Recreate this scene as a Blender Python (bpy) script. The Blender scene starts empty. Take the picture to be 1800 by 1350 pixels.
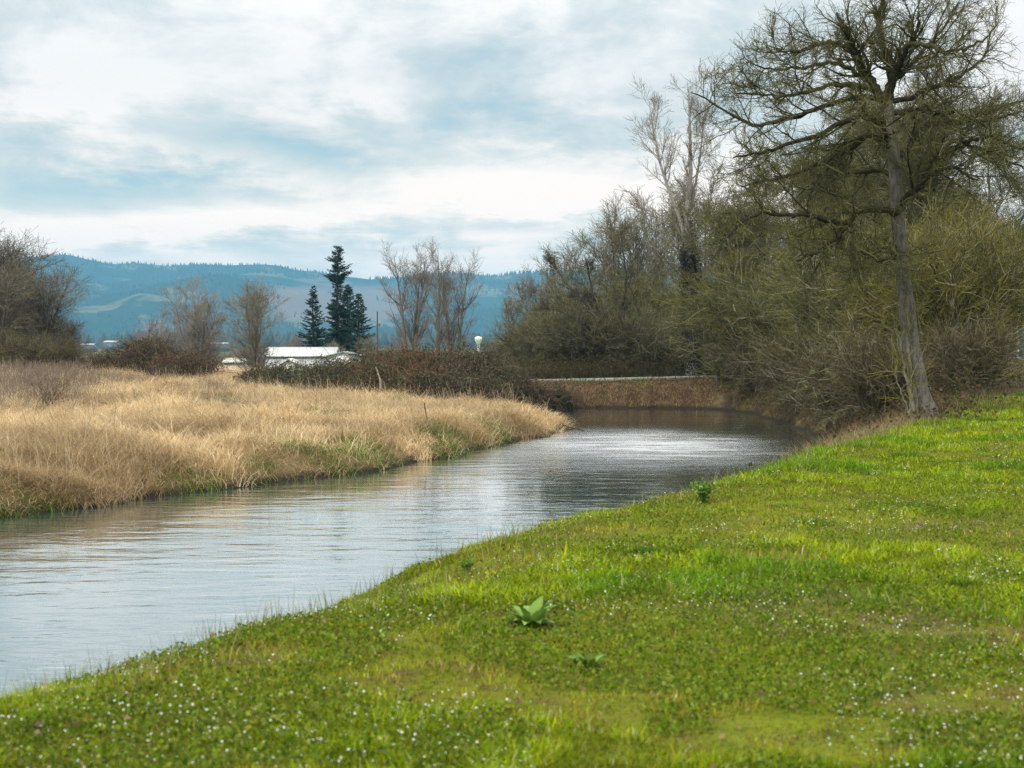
import bpy, math, random
import numpy as np
from mathutils import Vector, Matrix

C = bpy.context.scene.collection
SC = bpy.context.scene
R = math.radians

# ------------------------------------------------------------------ camera
F = 2500.0            # focal length in photo pixels (photo 1800 x 1350)
HY = 605.0            # row of the horizon in the photo
EYE = 1.6             # eye above the lawn; water is at -2.0
cam_d = bpy.data.cameras.new('camera')
cam = bpy.data.objects.new('camera', cam_d)
C.objects.link(cam)
cam_d.sensor_width = 36.0
cam_d.lens = 50.0
cam.location = (0, 0, EYE)
cam.rotation_euler = (R(90) - math.atan((675 - HY) / F), 0, 0)
cam_d.clip_end = 60000
cam_d.clip_start = 0.1
cam_d.dof.use_dof = True
cam_d.dof.focus_distance = 45.0
cam_d.dof.aperture_fstop = 3.8
SC.camera = cam

SC.view_settings.view_transform = 'Standard'
SC.view_settings.look = 'None'
SC.view_settings.exposure = 0.0
SC.view_settings.gamma = 1.0
SC.cycles.max_bounces = 6
SC.cycles.diffuse_bounces = 3
SC.cycles.glossy_bounces = 3
SC.cycles.transmission_bounces = 3
SC.cycles.volume_bounces = 0
SC.cycles.use_denoising = True
SC.cycles.denoiser = 'OPENIMAGEDENOISE'
SC.cycles.denoising_input_passes = 'RGB_ALBEDO_NORMAL'
SC.cycles.denoising_prefilter = 'NONE'
SC.cycles.sample_clamp_indirect = 6.0

# ------------------------------------------------------------------ node helper
class NT:
    def __init__(self, tree):
        self.t = tree
    def n(self, kind, **kw):
        nd = self.t.nodes.new(kind)
        for k, v in kw.items():
            setattr(nd, k, v)
        return nd
    def _in(self, sock, v):
        if isinstance(v, bpy.types.NodeSocket):
            self.t.links.new(v, sock)
        elif v is not None:
            sock.default_value = v
    def math(self, op, a, b=None, c=None, clamp=False):
        nd = self.n('ShaderNodeMath', operation=op, use_clamp=clamp)
        self._in(nd.inputs[0], a)
        if b is not None: self._in(nd.inputs[1], b)
        if c is not None: self._in(nd.inputs[2], c)
        return nd.outputs[0]
    def mix(self, f, a, b, blend='MIX'):
        nd = self.n('ShaderNodeMix', data_type='RGBA', blend_type=blend)
        self._in(nd.inputs['Factor'], f)
        self._in(nd.inputs[6], a if isinstance(a, bpy.types.NodeSocket) else (*a[:3], 1))
        self._in(nd.inputs[7], b if isinstance(b, bpy.types.NodeSocket) else (*b[:3], 1))
        return nd.outputs[2]
    def noise(self, vec, scale, detail=4, rough=0.55, dist=0.0):
        nd = self.n('ShaderNodeTexNoise')
        self._in(nd.inputs['Vector'], vec)
        nd.inputs['Scale'].default_value = scale
        nd.inputs['Detail'].default_value = detail
        nd.inputs['Roughness'].default_value = rough
        nd.inputs['Distortion'].default_value = dist
        return nd.outputs['Fac']
    def ramp(self, f, stops):
        nd = self.n('ShaderNodeValToRGB')
        self._in(nd.inputs[0], f)
        e = nd.color_ramp.elements
        while len(e) < len(stops): e.new(0.5)
        for el, (p, c) in zip(e, stops):
            el.position = p
            el.color = (*c[:3], 1) if not isinstance(c, (int, float)) else (c, c, c, 1)
        return nd.outputs[0]
    def mapping(self, vec, scale=(1, 1, 1), rot=(0, 0, 0), loc=(0, 0, 0)):
        nd = self.n('ShaderNodeMapping')
        self._in(nd.inputs[0], vec)
        nd.inputs['Location'].default_value = loc
        nd.inputs['Rotation'].default_value = rot
        nd.inputs['Scale'].default_value = scale
        return nd.outputs[0]

# ------------------------------------------------------------------ world
SUN_EL, SUN_AZ = R(42), R(215)       # azimuth clockwise from +Y (the view direction)
wd = bpy.data.worlds.new('World')
SC.world = wd
wd.use_nodes = True
wt = NT(wd.node_tree)
for nd in list(wd.node_tree.nodes): wd.node_tree.nodes.remove(nd)
WS = 0.1
sky = wt.n('ShaderNodeTexSky', sky_type='NISHITA', sun_disc=False, sun_elevation=SUN_EL, sun_rotation=SUN_AZ)
tc = wt.n('ShaderNodeTexCoord')
sx = wt.n('ShaderNodeSeparateXYZ')
wd.node_tree.links.new(tc.outputs['Generated'], sx.inputs[0])
dx, dy, dz = sx.outputs
yy = wt.math('MAXIMUM', dy, 0.02)
U0 = wt.math('DIVIDE', dx, yy)
V0 = wt.math('DIVIDE', dz, yy)
zz = wt.math('ADD', wt.math('MAXIMUM', dz, 0.0), 0.055)
cx = wt.n('ShaderNodeCombineXYZ')
wd.node_tree.links.new(wt.math('DIVIDE', dx, zz), cx.inputs[0])
wd.node_tree.links.new(wt.math('DIVIDE', dy, zz), cx.inputs[1])
plane = cx.outputs[0]                               # cloud deck seen in perspective
n_big = wt.noise(wt.mapping(plane, (0.75, 0.5, 1), loc=(3.1, 7.7, 0)), 1.0, 6, 0.55, 0.4)
n_fin = wt.noise(wt.mapping(plane, (1.6, 1.1, 1), loc=(1.3, 2.2, 4)), 2.2, 7, 0.6, 0.3)
# puffs are rounder than the deck: a noise on the direction itself
n_puf = wt.noise(wt.mapping(tc.outputs['Generated'], (1, 1, 1.9), loc=(0.4, 0, 0.2)), 9.0, 7, 0.58, 0.25)
warp = wt.math('MULTIPLY', wt.math('SUBTRACT', n_puf, 0.5), 0.11)
warp2 = wt.math('MULTIPLY', wt.math('SUBTRACT', n_fin, 0.5), 0.05)
U = wt.math('ADD', U0, wt.math('ADD', warp, warp2))
V = wt.math('ADD', V0, wt.math('ADD', wt.math('MULTIPLY', warp, 0.35), wt.math('MULTIPLY', warp2, 0.5)))
def blob(px, py, sxp, syp, amp, rot=0.0):
    u = wt.math('SUBTRACT', U, (px - 900) / F)
    v = wt.math('SUBTRACT', V, (HY - py) / F)
    if rot:
        c, s = math.cos(R(rot)), math.sin(R(rot))
        u, v = (wt.math('ADD', wt.math('MULTIPLY', u, c), wt.math('MULTIPLY', v, s)),
                wt.math('SUBTRACT', wt.math('MULTIPLY', v, c), wt.math('MULTIPLY', u, s)))
    u = wt.math('MULTIPLY', u, F / sxp); v = wt.math('MULTIPLY', v, F / syp)
    r2 = wt.math('ADD', wt.math('MULTIPLY', u, u), wt.math('MULTIPLY', v, v))
    return wt.math('MULTIPLY', wt.math('EXPONENT', wt.math('MULTIPLY', r2, -1.0)), amp)
acc = wt.math('ADD', 0.83, wt.math('MULTIPLY', wt.math('SUBTRACT', n_big, 0.5), 1.1))
acc = wt.math('ADD', acc, wt.math('MULTIPLY', wt.math('SUBTRACT', n_puf, 0.5), 1.6))
acc = wt.math('ADD', acc, wt.math('MULTIPLY', wt.math('SUBTRACT', n_fin, 0.5), 0.5))
for b in [(225, 325, 240, 42, -0.50, 0), (120, 290, 130, 60, -0.15, 0), (520, 262, 190, 26, -0.26, -14),
          (640, 235, 260, 60, -0.18, 0), (900, 388, 120, 16, -0.32, 0), (420, 190, 160, 80, -0.12, 0),
          (1790, 235, 80, 50, -0.34, 0), (30, 240, 140, 60, -0.10, 0), (700, 100, 300, 60, -0.10, 0),
          (260, 130, 220, 50, 0.22, 0), (110, 165, 190, 46, 0.28, 0), (640, 175, 90, 30, 0.12, 0), (500, 385, 560, 26, 0.34, 3),
          (820, 330, 200, 34, 0.30, 0), (1050, 170, 160, 70, 0.25, 0), (420, 290, 190, 20, 0.12, -16),
          (300, 435, 600, 16, -0.14, 0), (620, 450, 200, 14, -0.10, 0), (1000, 290, 150, 30, -0.12, 0)]:
    acc = wt.math('ADD', acc, blob(*b))
ccol = wt.ramp(wt.math('MULTIPLY', acc, 1.0, clamp=True),
               [(0.0, (0.27, 0.52, 0.66)), (0.28, (0.38, 0.57, 0.66)), (0.50, (0.54, 0.66, 0.70)),
                (0.70, (0.70, 0.77, 0.78)), (0.88, (0.90, 0.92, 0.91)), (1.0, (0.99, 0.99, 0.975))])
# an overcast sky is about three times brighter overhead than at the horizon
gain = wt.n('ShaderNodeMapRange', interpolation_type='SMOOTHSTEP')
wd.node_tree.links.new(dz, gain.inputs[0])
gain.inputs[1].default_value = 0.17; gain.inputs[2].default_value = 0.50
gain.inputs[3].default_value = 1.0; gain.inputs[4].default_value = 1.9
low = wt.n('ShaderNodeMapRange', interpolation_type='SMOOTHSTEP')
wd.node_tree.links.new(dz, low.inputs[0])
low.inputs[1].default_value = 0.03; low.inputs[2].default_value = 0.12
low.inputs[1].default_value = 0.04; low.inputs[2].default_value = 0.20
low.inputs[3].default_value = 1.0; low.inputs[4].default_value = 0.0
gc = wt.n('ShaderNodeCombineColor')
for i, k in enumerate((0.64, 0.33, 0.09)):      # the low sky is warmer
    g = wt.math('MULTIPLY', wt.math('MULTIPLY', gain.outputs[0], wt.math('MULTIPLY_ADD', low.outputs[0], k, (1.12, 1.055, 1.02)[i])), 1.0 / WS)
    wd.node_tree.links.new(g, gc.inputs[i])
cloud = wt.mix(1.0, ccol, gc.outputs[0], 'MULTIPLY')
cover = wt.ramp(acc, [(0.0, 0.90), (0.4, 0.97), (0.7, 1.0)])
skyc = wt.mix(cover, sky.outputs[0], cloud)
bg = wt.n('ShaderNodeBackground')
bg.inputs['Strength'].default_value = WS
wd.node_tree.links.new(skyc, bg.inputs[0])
wo = wt.n('ShaderNodeOutputWorld')
wd.node_tree.links.new(bg.outputs[0], wo.inputs[0])

sun_d = bpy.data.lights.new('sun', 'SUN')
sun_d.energy = 2.8
sun_d.angle = R(10)
sun_d.color = (1.0, 0.95, 0.86)
sun = bpy.data.objects.new('sun', sun_d)
C.objects.link(sun)
sdir = Vector((math.sin(SUN_AZ) * math.cos(SUN_EL), math.cos(SUN_AZ) * math.cos(SUN_EL), math.sin(SUN_EL)))
sun.rotation_euler = sdir.to_track_quat('Z', 'Y').to_euler()
sun.location = sdir * 200

# ------------------------------------------------------------------ helpers
def PX(px, py, d):
    """photo pixel at distance d -> world point"""
    return np.array([(px - 900) / F * d, d, EYE - (py - HY) / F * d])

def smooth(a, b, x):
    t = np.clip((np.asarray(x, float) - a) / (b - a), 0, 1)
    return t * t * (3 - 2 * t)

def norm(v):
    return v / np.maximum(np.linalg.norm(v, axis=-1, keepdims=True), 1e-9)

def vnoise(x, y, scale, seed=0):
    """smooth value noise in [0,1]"""
    rs = np.random.RandomState(seed)
    tab = rs.rand(256, 256)
    x = np.asarray(x, float) * scale + 1000.3; y = np.asarray(y, float) * scale + 1000.7
    xi = np.floor(x).astype(int); yi = np.floor(y).astype(int)
    fx = x - xi; fy = y - yi
    fx = fx * fx * (3 - 2 * fx); fy = fy * fy * (3 - 2 * fy)
    g = lambda i, j: tab[i % 256, j % 256]
    return (g(xi, yi) * (1 - fx) + g(xi + 1, yi) * fx) * (1 - fy) + (g(xi, yi + 1) * (1 - fx) + g(xi + 1, yi + 1) * fx) * fy

def fbm(x, y, scale, seed=0, octs=4):
    s = 0; a = 0.5; t = 0
    for o in range(octs):
        s = s + a * vnoise(x, y, scale * 2 ** o, seed + o); t += a; a *= 0.5
    return s / t

def mesh_np(name, verts, faces, mat=None, col=None, smooth_sh=False):
    """faces: list of int arrays (n,3) or (n,4)"""
    me = bpy.data.meshes.new(name)
    verts = np.ascontiguousarray(verts, dtype=np.float32)
    me.vertices.add(len(verts))
    me.vertices.foreach_set('co', verts.ravel())
    faces = [np.asarray(f, dtype=np.int32) for f in faces if len(f)]
    li = np.concatenate([f.ravel() for f in faces])
    tot = np.concatenate([np.full(len(f), f.shape[1], np.int32) for f in faces])
    st = np.concatenate([[0], np.cumsum(tot)[:-1]]).astype(np.int32)
    me.loops.add(len(li)); me.loops.foreach_set('vertex_index', li)
    me.polygons.add(len(tot)); me.polygons.foreach_set('loop_start', st)
    if col is not None:
        col = np.asarray(col, dtype=np.float32)
        if col.shape[1] == 3: col = np.concatenate([col, np.ones((len(col), 1), np.float32)], 1)
        at = me.color_attributes.new('tint', 'FLOAT_COLOR', 'POINT')
        at.data.foreach_set('color', np.ascontiguousarray(col).ravel())
    if smooth_sh:
        me.polygons.foreach_set('use_smooth', np.ones(len(tot), bool))
    me.update(calc_edges=True)
    if mat: me.materials.append(mat)
    return me

def link(name, me, parent=None, loc=None):
    o = bpy.data.objects.new(name, me)
    C.objects.link(o)
    if parent is not None: o.parent = parent
    if loc is not None: o.location = loc
    return o

def tag(o, label, cat, group=None):
    o['label'] = label; o['category'] = cat
    if group: o['group'] = group
    return o

def thing(name, label, cat, loc=(0, 0, 0), rz=0.0, group=None, sc=1.0):
    o = bpy.data.objects.new(name, None)
    o.empty_display_size = 0.3
    C.objects.link(o)
    o.location = loc; o.rotation_euler = (0, 0, rz)
    o.scale = (sc, sc, sc) if isinstance(sc, (int, float)) else sc
    return tag(o, label, cat, group)

class MB:
    """collects numpy pieces into one mesh"""
    def __init__(self): self.v = []; self.q = []; self.t = []; self.c = []; self.n = 0
    def add(self, v, q=None, t=None, c=None):
        v = np.asarray(v, float).reshape(-1, 3)
        if q is not None and len(q): self.q.append(np.asarray(q) + self.n)
        if t is not None and len(t): self.t.append(np.asarray(t) + self.n)
        self.v.append(v)
        if c is None: c = (1, 1, 1)
        c = np.asarray(c, float)
        if c.ndim == 1: c = np.tile(c, (len(v), 1))
        self.c.append(c)
        self.n += len(v)
        return self
    def box(self, lo, hi, c=None, rz=0.0, pivot=None):
        x0, y0, z0 = lo; x1, y1, z1 = hi
        v = np.array([[x0,y0,z0],[x1,y0,z0],[x1,y1,z0],[x0,y1,z0],[x0,y0,z1],[x1,y0,z1],[x1,y1,z1],[x0,y1,z1]], float)
        return self.add(v, [[0,3,2,1],[4,5,6,7],[0,1,5,4],[1,2,6,5],[2,3,7,6],[3,0,4,7]], c=c)
    def mesh(self, name, mat, smooth_sh=False):
        fs = []
        if self.q: fs.append(np.concatenate(self.q))
        if self.t: fs.append(np.concatenate(self.t))
        return mesh_np(name, np.concatenate(self.v), fs, mat, np.concatenate(self.c), smooth_sh)

def tubes(mb, P, Rd, sides, col=None, cap=True):
    """P (N,K,3) polylines, Rd (N,K) radii; col (N,3) or (N,K,3)"""
    N, K, _ = P.shape
    if N == 0: return
    T = np.empty_like(P)
    T[:, 1:-1] = P[:, 2:] - P[:, :-2] if K > 2 else T[:, 1:-1]
    T[:, 0] = P[:, 1] - P[:, 0]; T[:, -1] = P[:, -1] - P[:, -2]
    T = norm(T)
    ov = norm(P[:, -1] - P[:, 0])
    ref = np.where(np.abs(ov[:, 2:3]) > 0.8, np.array([[1.0, 0.13, 0]]), np.array([[0.1, 0.07, 1.0]]))
    A = norm(np.cross(T, ref[:, None, :])); B = np.cross(T, A)
    an = np.arange(sides) * 2 * np.pi / sides
    V = P[:, :, None, :] + Rd[:, :, None, None] * (np.cos(an)[None, None, :, None] * A[:, :, None, :] + np.sin(an)[None, None, :, None] * B[:, :, None, :])
    V = V.reshape(-1, 3)
    base = (np.arange(N) * K * sides)[:, None, None]
    k = np.arange(K - 1)[None, :, None]; s = np.arange(sides)[None, None, :]
    a = base + k * sides + s; b = base + k * sides + (s + 1) % sides
    q = np.stack([a, b, b + sides, a + sides], -1).reshape(-1, 4)
    if col is None: c = np.ones((len(V), 3))
    else:
        c = np.asarray(col, float)
        if c.ndim == 2: c = np.repeat(c, K * sides, 0)
        else: c = np.repeat(c.reshape(-1, 3), sides, 0)
    mb.add(V, q, c=c)

def catmull(pts, K):
    """resample a polyline smoothly to K points"""
    p = np.asarray(pts, float)
    if len(p) == 2:
        t = np.linspace(0, 1, K)[:, None]
        return p[0] * (1 - t) + p[1] * t
    pe = np.concatenate([[2 * p[0] - p[1]], p, [2 * p[-1] - p[-2]]])
    seg = np.linalg.norm(np.diff(p, axis=0), axis=1); cs = np.concatenate([[0], np.cumsum(seg)])
    out = []
    for s in np.linspace(0, cs[-1], K):
        i = min(np.searchsorted(cs, s, side='right') - 1, len(seg) - 1)
        t = (s - cs[i]) / seg[i]
        a, b, c, d = pe[i], pe[i + 1], pe[i + 2], pe[i + 3]
        out.append(0.5 * ((2 * b) + (-a + c) * t + (2 * a - 5 * b + 4 * c - d) * t * t + (-a + 3 * b - 3 * c + d) * t ** 3))
    return np.array(out)

def grow(rng, P, Rd, n, t0, t1, L, ang, K, wig, up, rr, rtip, taper=0.5, absolute=False, out=0.0, centre=None):
    """children for every polyline of P; n per parent"""
    N, Kp, _ = P.shape
    cnt = rng.poisson(n, N) if not float(n).is_integer() else np.full(N, int(n))
    idx = np.repeat(np.arange(N), cnt); M = len(idx)
    t = rng.uniform(t0, t1, M)
    f = t * (Kp - 1); i = np.minimum(f.astype(int), Kp - 2); a = (f - i)[:, None]
    pos = P[idx, i] * (1 - a) + P[idx, i + 1] * a
    tan = norm(P[idx, i + 1] - P[idx, i])
    r = Rd[idx, i] * (1 - a[:, 0]) + Rd[idx, i + 1] * a[:, 0]
    if absolute: ln = rng.uniform(L[0], L[1], M) * (1 - taper * t)
    else: ln = np.linalg.norm(np.diff(P, axis=1), axis=2).sum(1)[idx] * rng.uniform(L[0], L[1], M) * (1 - taper * t)
    pv = rng.normal(size=(M, 3)); pv = norm(pv - (pv * tan).sum(1, keepdims=True) * tan)
    an = rng.uniform(ang[0], ang[1], M)[:, None]
    d = norm(tan * np.cos(an) + pv * np.sin(an))
    Q = np.empty((M, K, 3)); Q[:, 0] = pos
    st = (ln / (K - 1))[:, None]
    upv = np.array([0, 0, 1.0])
    for k in range(1, K):
        d = norm(d + rng.normal(size=(M, 3)) * wig + upv * up)
        Q[:, k] = Q[:, k - 1] + d * st
    r0 = np.maximum(r * rr, rtip * 1.15)
    w = np.linspace(0, 1, K)[None, :]
    return Q, r0[:, None] * (1 - w) + rtip * w

def pal(rng, n, cols, var=0.12):
    """n random colours between palette entries"""
    c = np.asarray(cols, float)
    i = rng.randint(0, len(c), n); j = rng.randint(0, len(c), n); t = rng.rand(n, 1)
    v = c[i] * t + c[j] * (1 - t)
    return v * (1 + rng.normal(size=(n, 1)) * var).clip(0.4, 1.8)

# ------------------------------------------------------------------ materials
def mat_tint(name, rough=0.85, spec=0.2, trans=0.0, nscale=None, nmix=0.35, bump=0.0, mul=1.0):
    m = bpy.data.materials.new(name); m.use_nodes = True
    t = NT(m.node_tree); b = m.node_tree.nodes['Principled BSDF']
    at = t.n('ShaderNodeAttribute', attribute_name='tint')
    col = at.outputs['Color']
    if nscale:
        geo = t.n('ShaderNodeTexCoord')
        nz = t.noise(geo.outputs['Object'], nscale, 5, 0.65)
        fac = t.ramp(nz, [(0.3, 1 - nmix), (0.7, 1 + nmix * 0.4)])
        col = t.mix(1.0, col, fac, 'MULTIPLY')
        if bump:
            bp = t.n('ShaderNodeBump'); bp.inputs['Strength'].default_value = bump; bp.inputs['Distance'].default_value = 0.03
            m.node_tree.links.new(nz, bp.inputs['Height']); m.node_tree.links.new(bp.outputs[0], b.inputs['Normal'])
    m.node_tree.links.new(col, b.inputs['Base Color'])
    b.inputs['Roughness'].default_value = rough
    b.inputs['Specular IOR Level'].default_value = spec
    if trans:
        tr = t.n('ShaderNodeBsdfTranslucent'); m.node_tree.links.new(col, tr.inputs[0])
        mx = t.n('ShaderNodeMixShader'); mx.inputs[0].default_value = trans
        out = m.node_tree.nodes['Material Output']
        m.node_tree.links.new(b.outputs[0], mx.inputs[1]); m.node_tree.links.new(tr.outputs[0], mx.inputs[2])
        m.node_tree.links.new(mx.outputs[0], out.inputs[0])
    return m

M_BARK = mat_tint('bark', 0.9, 0.15, nscale=9.0, nmix=0.55, bump=0.9)
M_TWIG = mat_tint('twig', 0.85, 0.25, nscale=3.0, nmix=0.3)
M_GRASS = mat_tint('grass_blade', 0.7, 0.12, trans=0.3)
M_STRAW = mat_tint('dry_grass', 0.75, 0.2, trans=0.38)
M_LEAF = mat_tint('leaf', 0.55, 0.2, trans=0.15)
M_NEEDLE = mat_tint('needles', 0.7, 0.2)
M_FLOWER = mat_tint('petals', 0.6, 0.3, trans=0.3)
M_PAINT = mat_tint('painted_metal', 0.5, 0.4, nscale=1.5, nmix=0.15)

def bark_trunk_mat(name, lo, hi, moss, moss_amt):
    m = bpy.data.materials.new(name); m.use_nodes = True
    t = NT(m.node_tree); b = m.node_tree.nodes['Principled BSDF']
    tcn = t.n('ShaderNodeTexCoord')
    o = tcn.outputs['Object']
    fis = t.noise(t.mapping(o, (1, 1, 0.28)), 16.0, 6, 0.65, 0.4)
    fin = t.noise(o, 45.0, 4, 0.7)
    pat = t.noise(o, 1.6, 5, 0.6)
    base = t.mix(t.ramp(fis, [(0.36, 0.0), (0.62, 1.0)]), lo, hi)
    base = t.mix(t.math('MULTIPLY', fin, 0.35), base, (0.27, 0.255, 0.23))
    base = t.mix(t.ramp(pat, [(0.62 - moss_amt, 0.0), (0.80 - moss_amt, 0.85)]), base, moss)
    m.node_tree.links.new(base, b.inputs['Base Color'])
    b.inputs['Roughness'].default_value = 0.92
    b.inputs['Specular IOR Level'].default_value = 0.15
    bp = t.n('ShaderNodeBump'); bp.inputs['Strength'].default_value = 0.8; bp.inputs['Distance'].default_value = 0.05
    m.node_tree.links.new(t.math('ADD', fis, t.math('MULTIPLY', fin, 0.4)), bp.inputs['Height'])
    m.node_tree.links.new(bp.outputs[0], b.inputs['Normal'])
    return m
M_TRUNK = bark_trunk_mat('grey_trunk_bark', (0.05, 0.044, 0.038), (0.185, 0.17, 0.15), (0.06, 0.064, 0.02), 0.06)

# ------------------------------------------------------------------ terrain
SH_R = [(-70, -36), (-30, -10), (-13.5, .7), (-7.05, 5.75), (-4.85, 8.25), (-3.4, 10.8), (-2.2, 14.2), (-.6, 17.5), (1.2, 21),
        (3.2, 25.5), (5.6, 30.5), (8.2, 36.5), (10.4, 43.5), (11.7, 51), (12.3, 61), (12.4, 72), (12, 77), (10, 79.5),
        (4, 80), (-1, 79)]
SH_L = [(-3.5, 76), (-3.5, 70), (-1.5, 66), (1, 63.5), (2.4, 61.2), (2.5, 59.8), (1.2, 55.5), (-.3, 51), (-1.6, 46.5),
        (-3, 42.5), (-4.7, 38.6), (-6.4, 36), (-8, 33.6), (-9.2, 32), (-10.4, 29.6), (-13, 27), (-20, 22), (-35, 12), (-75, -10)]
SHORE = np.array(SH_R + SH_L, float)
NR = len(SH_R)
def shore(x, y):
    """signed distance to the water's edge (land positive), and 1 where the nearest edge is the right bank"""
    x = np.asarray(x, float).ravel(); y = np.asarray(y, float).ravel()
    best = np.full(len(x), 1e18); bi = np.zeros(len(x), int); ins = np.zeros(len(x), bool)
    n = len(SHORE)
    for i in range(n):
        ax, ay = SHORE[i]; bx, by = SHORE[(i + 1) % n]
        ex, ey = bx - ax, by - ay
        t = np.clip(((x - ax) * ex + (y - ay) * ey) / (ex * ex + ey * ey), 0, 1)
        d = (x - ax - t * ex) ** 2 + (y - ay - t * ey) ** 2
        m = d < best; best[m] = d[m]; bi[m] = i
        cr = (ay > y) != (by > y)
        with np.errstate(divide='ignore', invalid='ignore'):
            xi = ax + (y - ay) / (by - ay if by != ay else 1e-9) * ex
        ins ^= cr & (x < xi)
    s = np.sqrt(best); s[ins] *= -1
    s = s + (vnoise(x, y, 0.55, 5) - 0.5) * 0.6 + (vnoise(x, y, 1.7, 6) - 0.5) * 0.4
    return s, (bi < NR - 1)

def terrain(x, y, full=False):
    shp = np.shape(x)
    x = np.asarray(x, float).ravel(); y = np.asarray(y, float).ravel()
    s, right = shore(x, y)
    TL = -1.28 + 0.75 * smooth(2, 50, s) + 0.45 * smooth(40, 95, y) * smooth(-4, -22, x) + (fbm(x, y, 0.22, 11) - 0.5) * 0.7 * smooth(1, 6, s) + (fbm(x, y, 0.6, 13, 3) - 0.5) * 0.85 * smooth(0.3, 2.0, s) * (1 - smooth(75, 95, y))
    TR = 0.62 * smooth(44, 78, y) * smooth(12, 26, x) + (fbm(x, y, 0.35, 21) - 0.5) * 0.16 * smooth(2, 5, s)
    TC = -0.66 + 0.022 * np.clip(x, -5, 12) + 1.1 * smooth(12, 27, x)
    far = smooth(68, 78, y)
    TRc = TR * (1 - far) + TC * far
    sR = np.where(right, 1.0, 0.0) * (1 - far) + far * smooth(-8, -1, x)
    T = TL * (1 - sR) + TRc * sR
    w = (2.2 * (1 - sR) + sR * (3.8 - 1.4 * far))
    u = np.clip(s / w, 0, 1)
    h = -2.0 + (T + 2.0) * (1 - (1 - u) ** 2)
    h = np.where(s < 0, -2.0 - 0.8 * smooth(0, 2.5, -s), h)
    drop = smooth(98, 150, y)
    h = h * (1 - drop) + (-3.2 + (fbm(x, y, 0.01, 31) - 0.5) * 1.0) * drop
    h = h.reshape(shp)
    if full: return h, s.reshape(shp), sR.reshape(shp)
    return h

def axis(dense, step, ends, ratio):
    a, b = dense
    mid = list(np.arange(a, b + 1e-6, step))
    lo = []; v = a; st = step
    while v > ends[0]: st *= ratio; v -= st; lo.append(v)
    hi = []; v = mid[-1]; st = step
    while v < ends[1]: st *= ratio; v += st; hi.append(v)
    return np.array(lo[::-1] + mid + hi)
gx = np.clip(axis((-42, 30), 0.3, (-6500, 6500), 1.13), -7000, 7000)
gy = np.clip(axis((3, 92), 0.3, (-2500, 6600), 1.13), -3000, 7000)
GX, GY = np.meshgrid(gx, gy)
GZ, GS, GR = terrain(GX, GY, True)
nx, ny = len(gx), len(gy)
ii = np.arange(ny - 1)[:, None] * nx + np.arange(nx - 1)[None, :]
quads = np.stack([ii, ii + 1, ii + 1 + nx, ii + nx], -1).reshape(-1, 4)
lawn = GR * smooth(0.3, 1.2, GS) * (1 - smooth(40, 47, GY - 0.25 * (GX - 12)))
litter = GR * smooth(40, 47, GY - 0.25 * (GX - 12)) * (1 - smooth(82, 92, GY))
field = (1 - GR)
worn_g = (np.exp(-((GX - 2.0) / 1.3) ** 2 - ((GY - 7.9) / 2.2) ** 2) + .8 * np.exp(-((GX - 4.2) / 1.0) ** 2 - ((GY - 12) / 1.6) ** 2)) * smooth(.42, .6, fbm(GX, GY, 1.8, 99, 3))
litter = np.maximum(litter, worn_g * .85)
tcol = np.stack([lawn, field, litter], -1).reshape(-1, 3)

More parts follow.
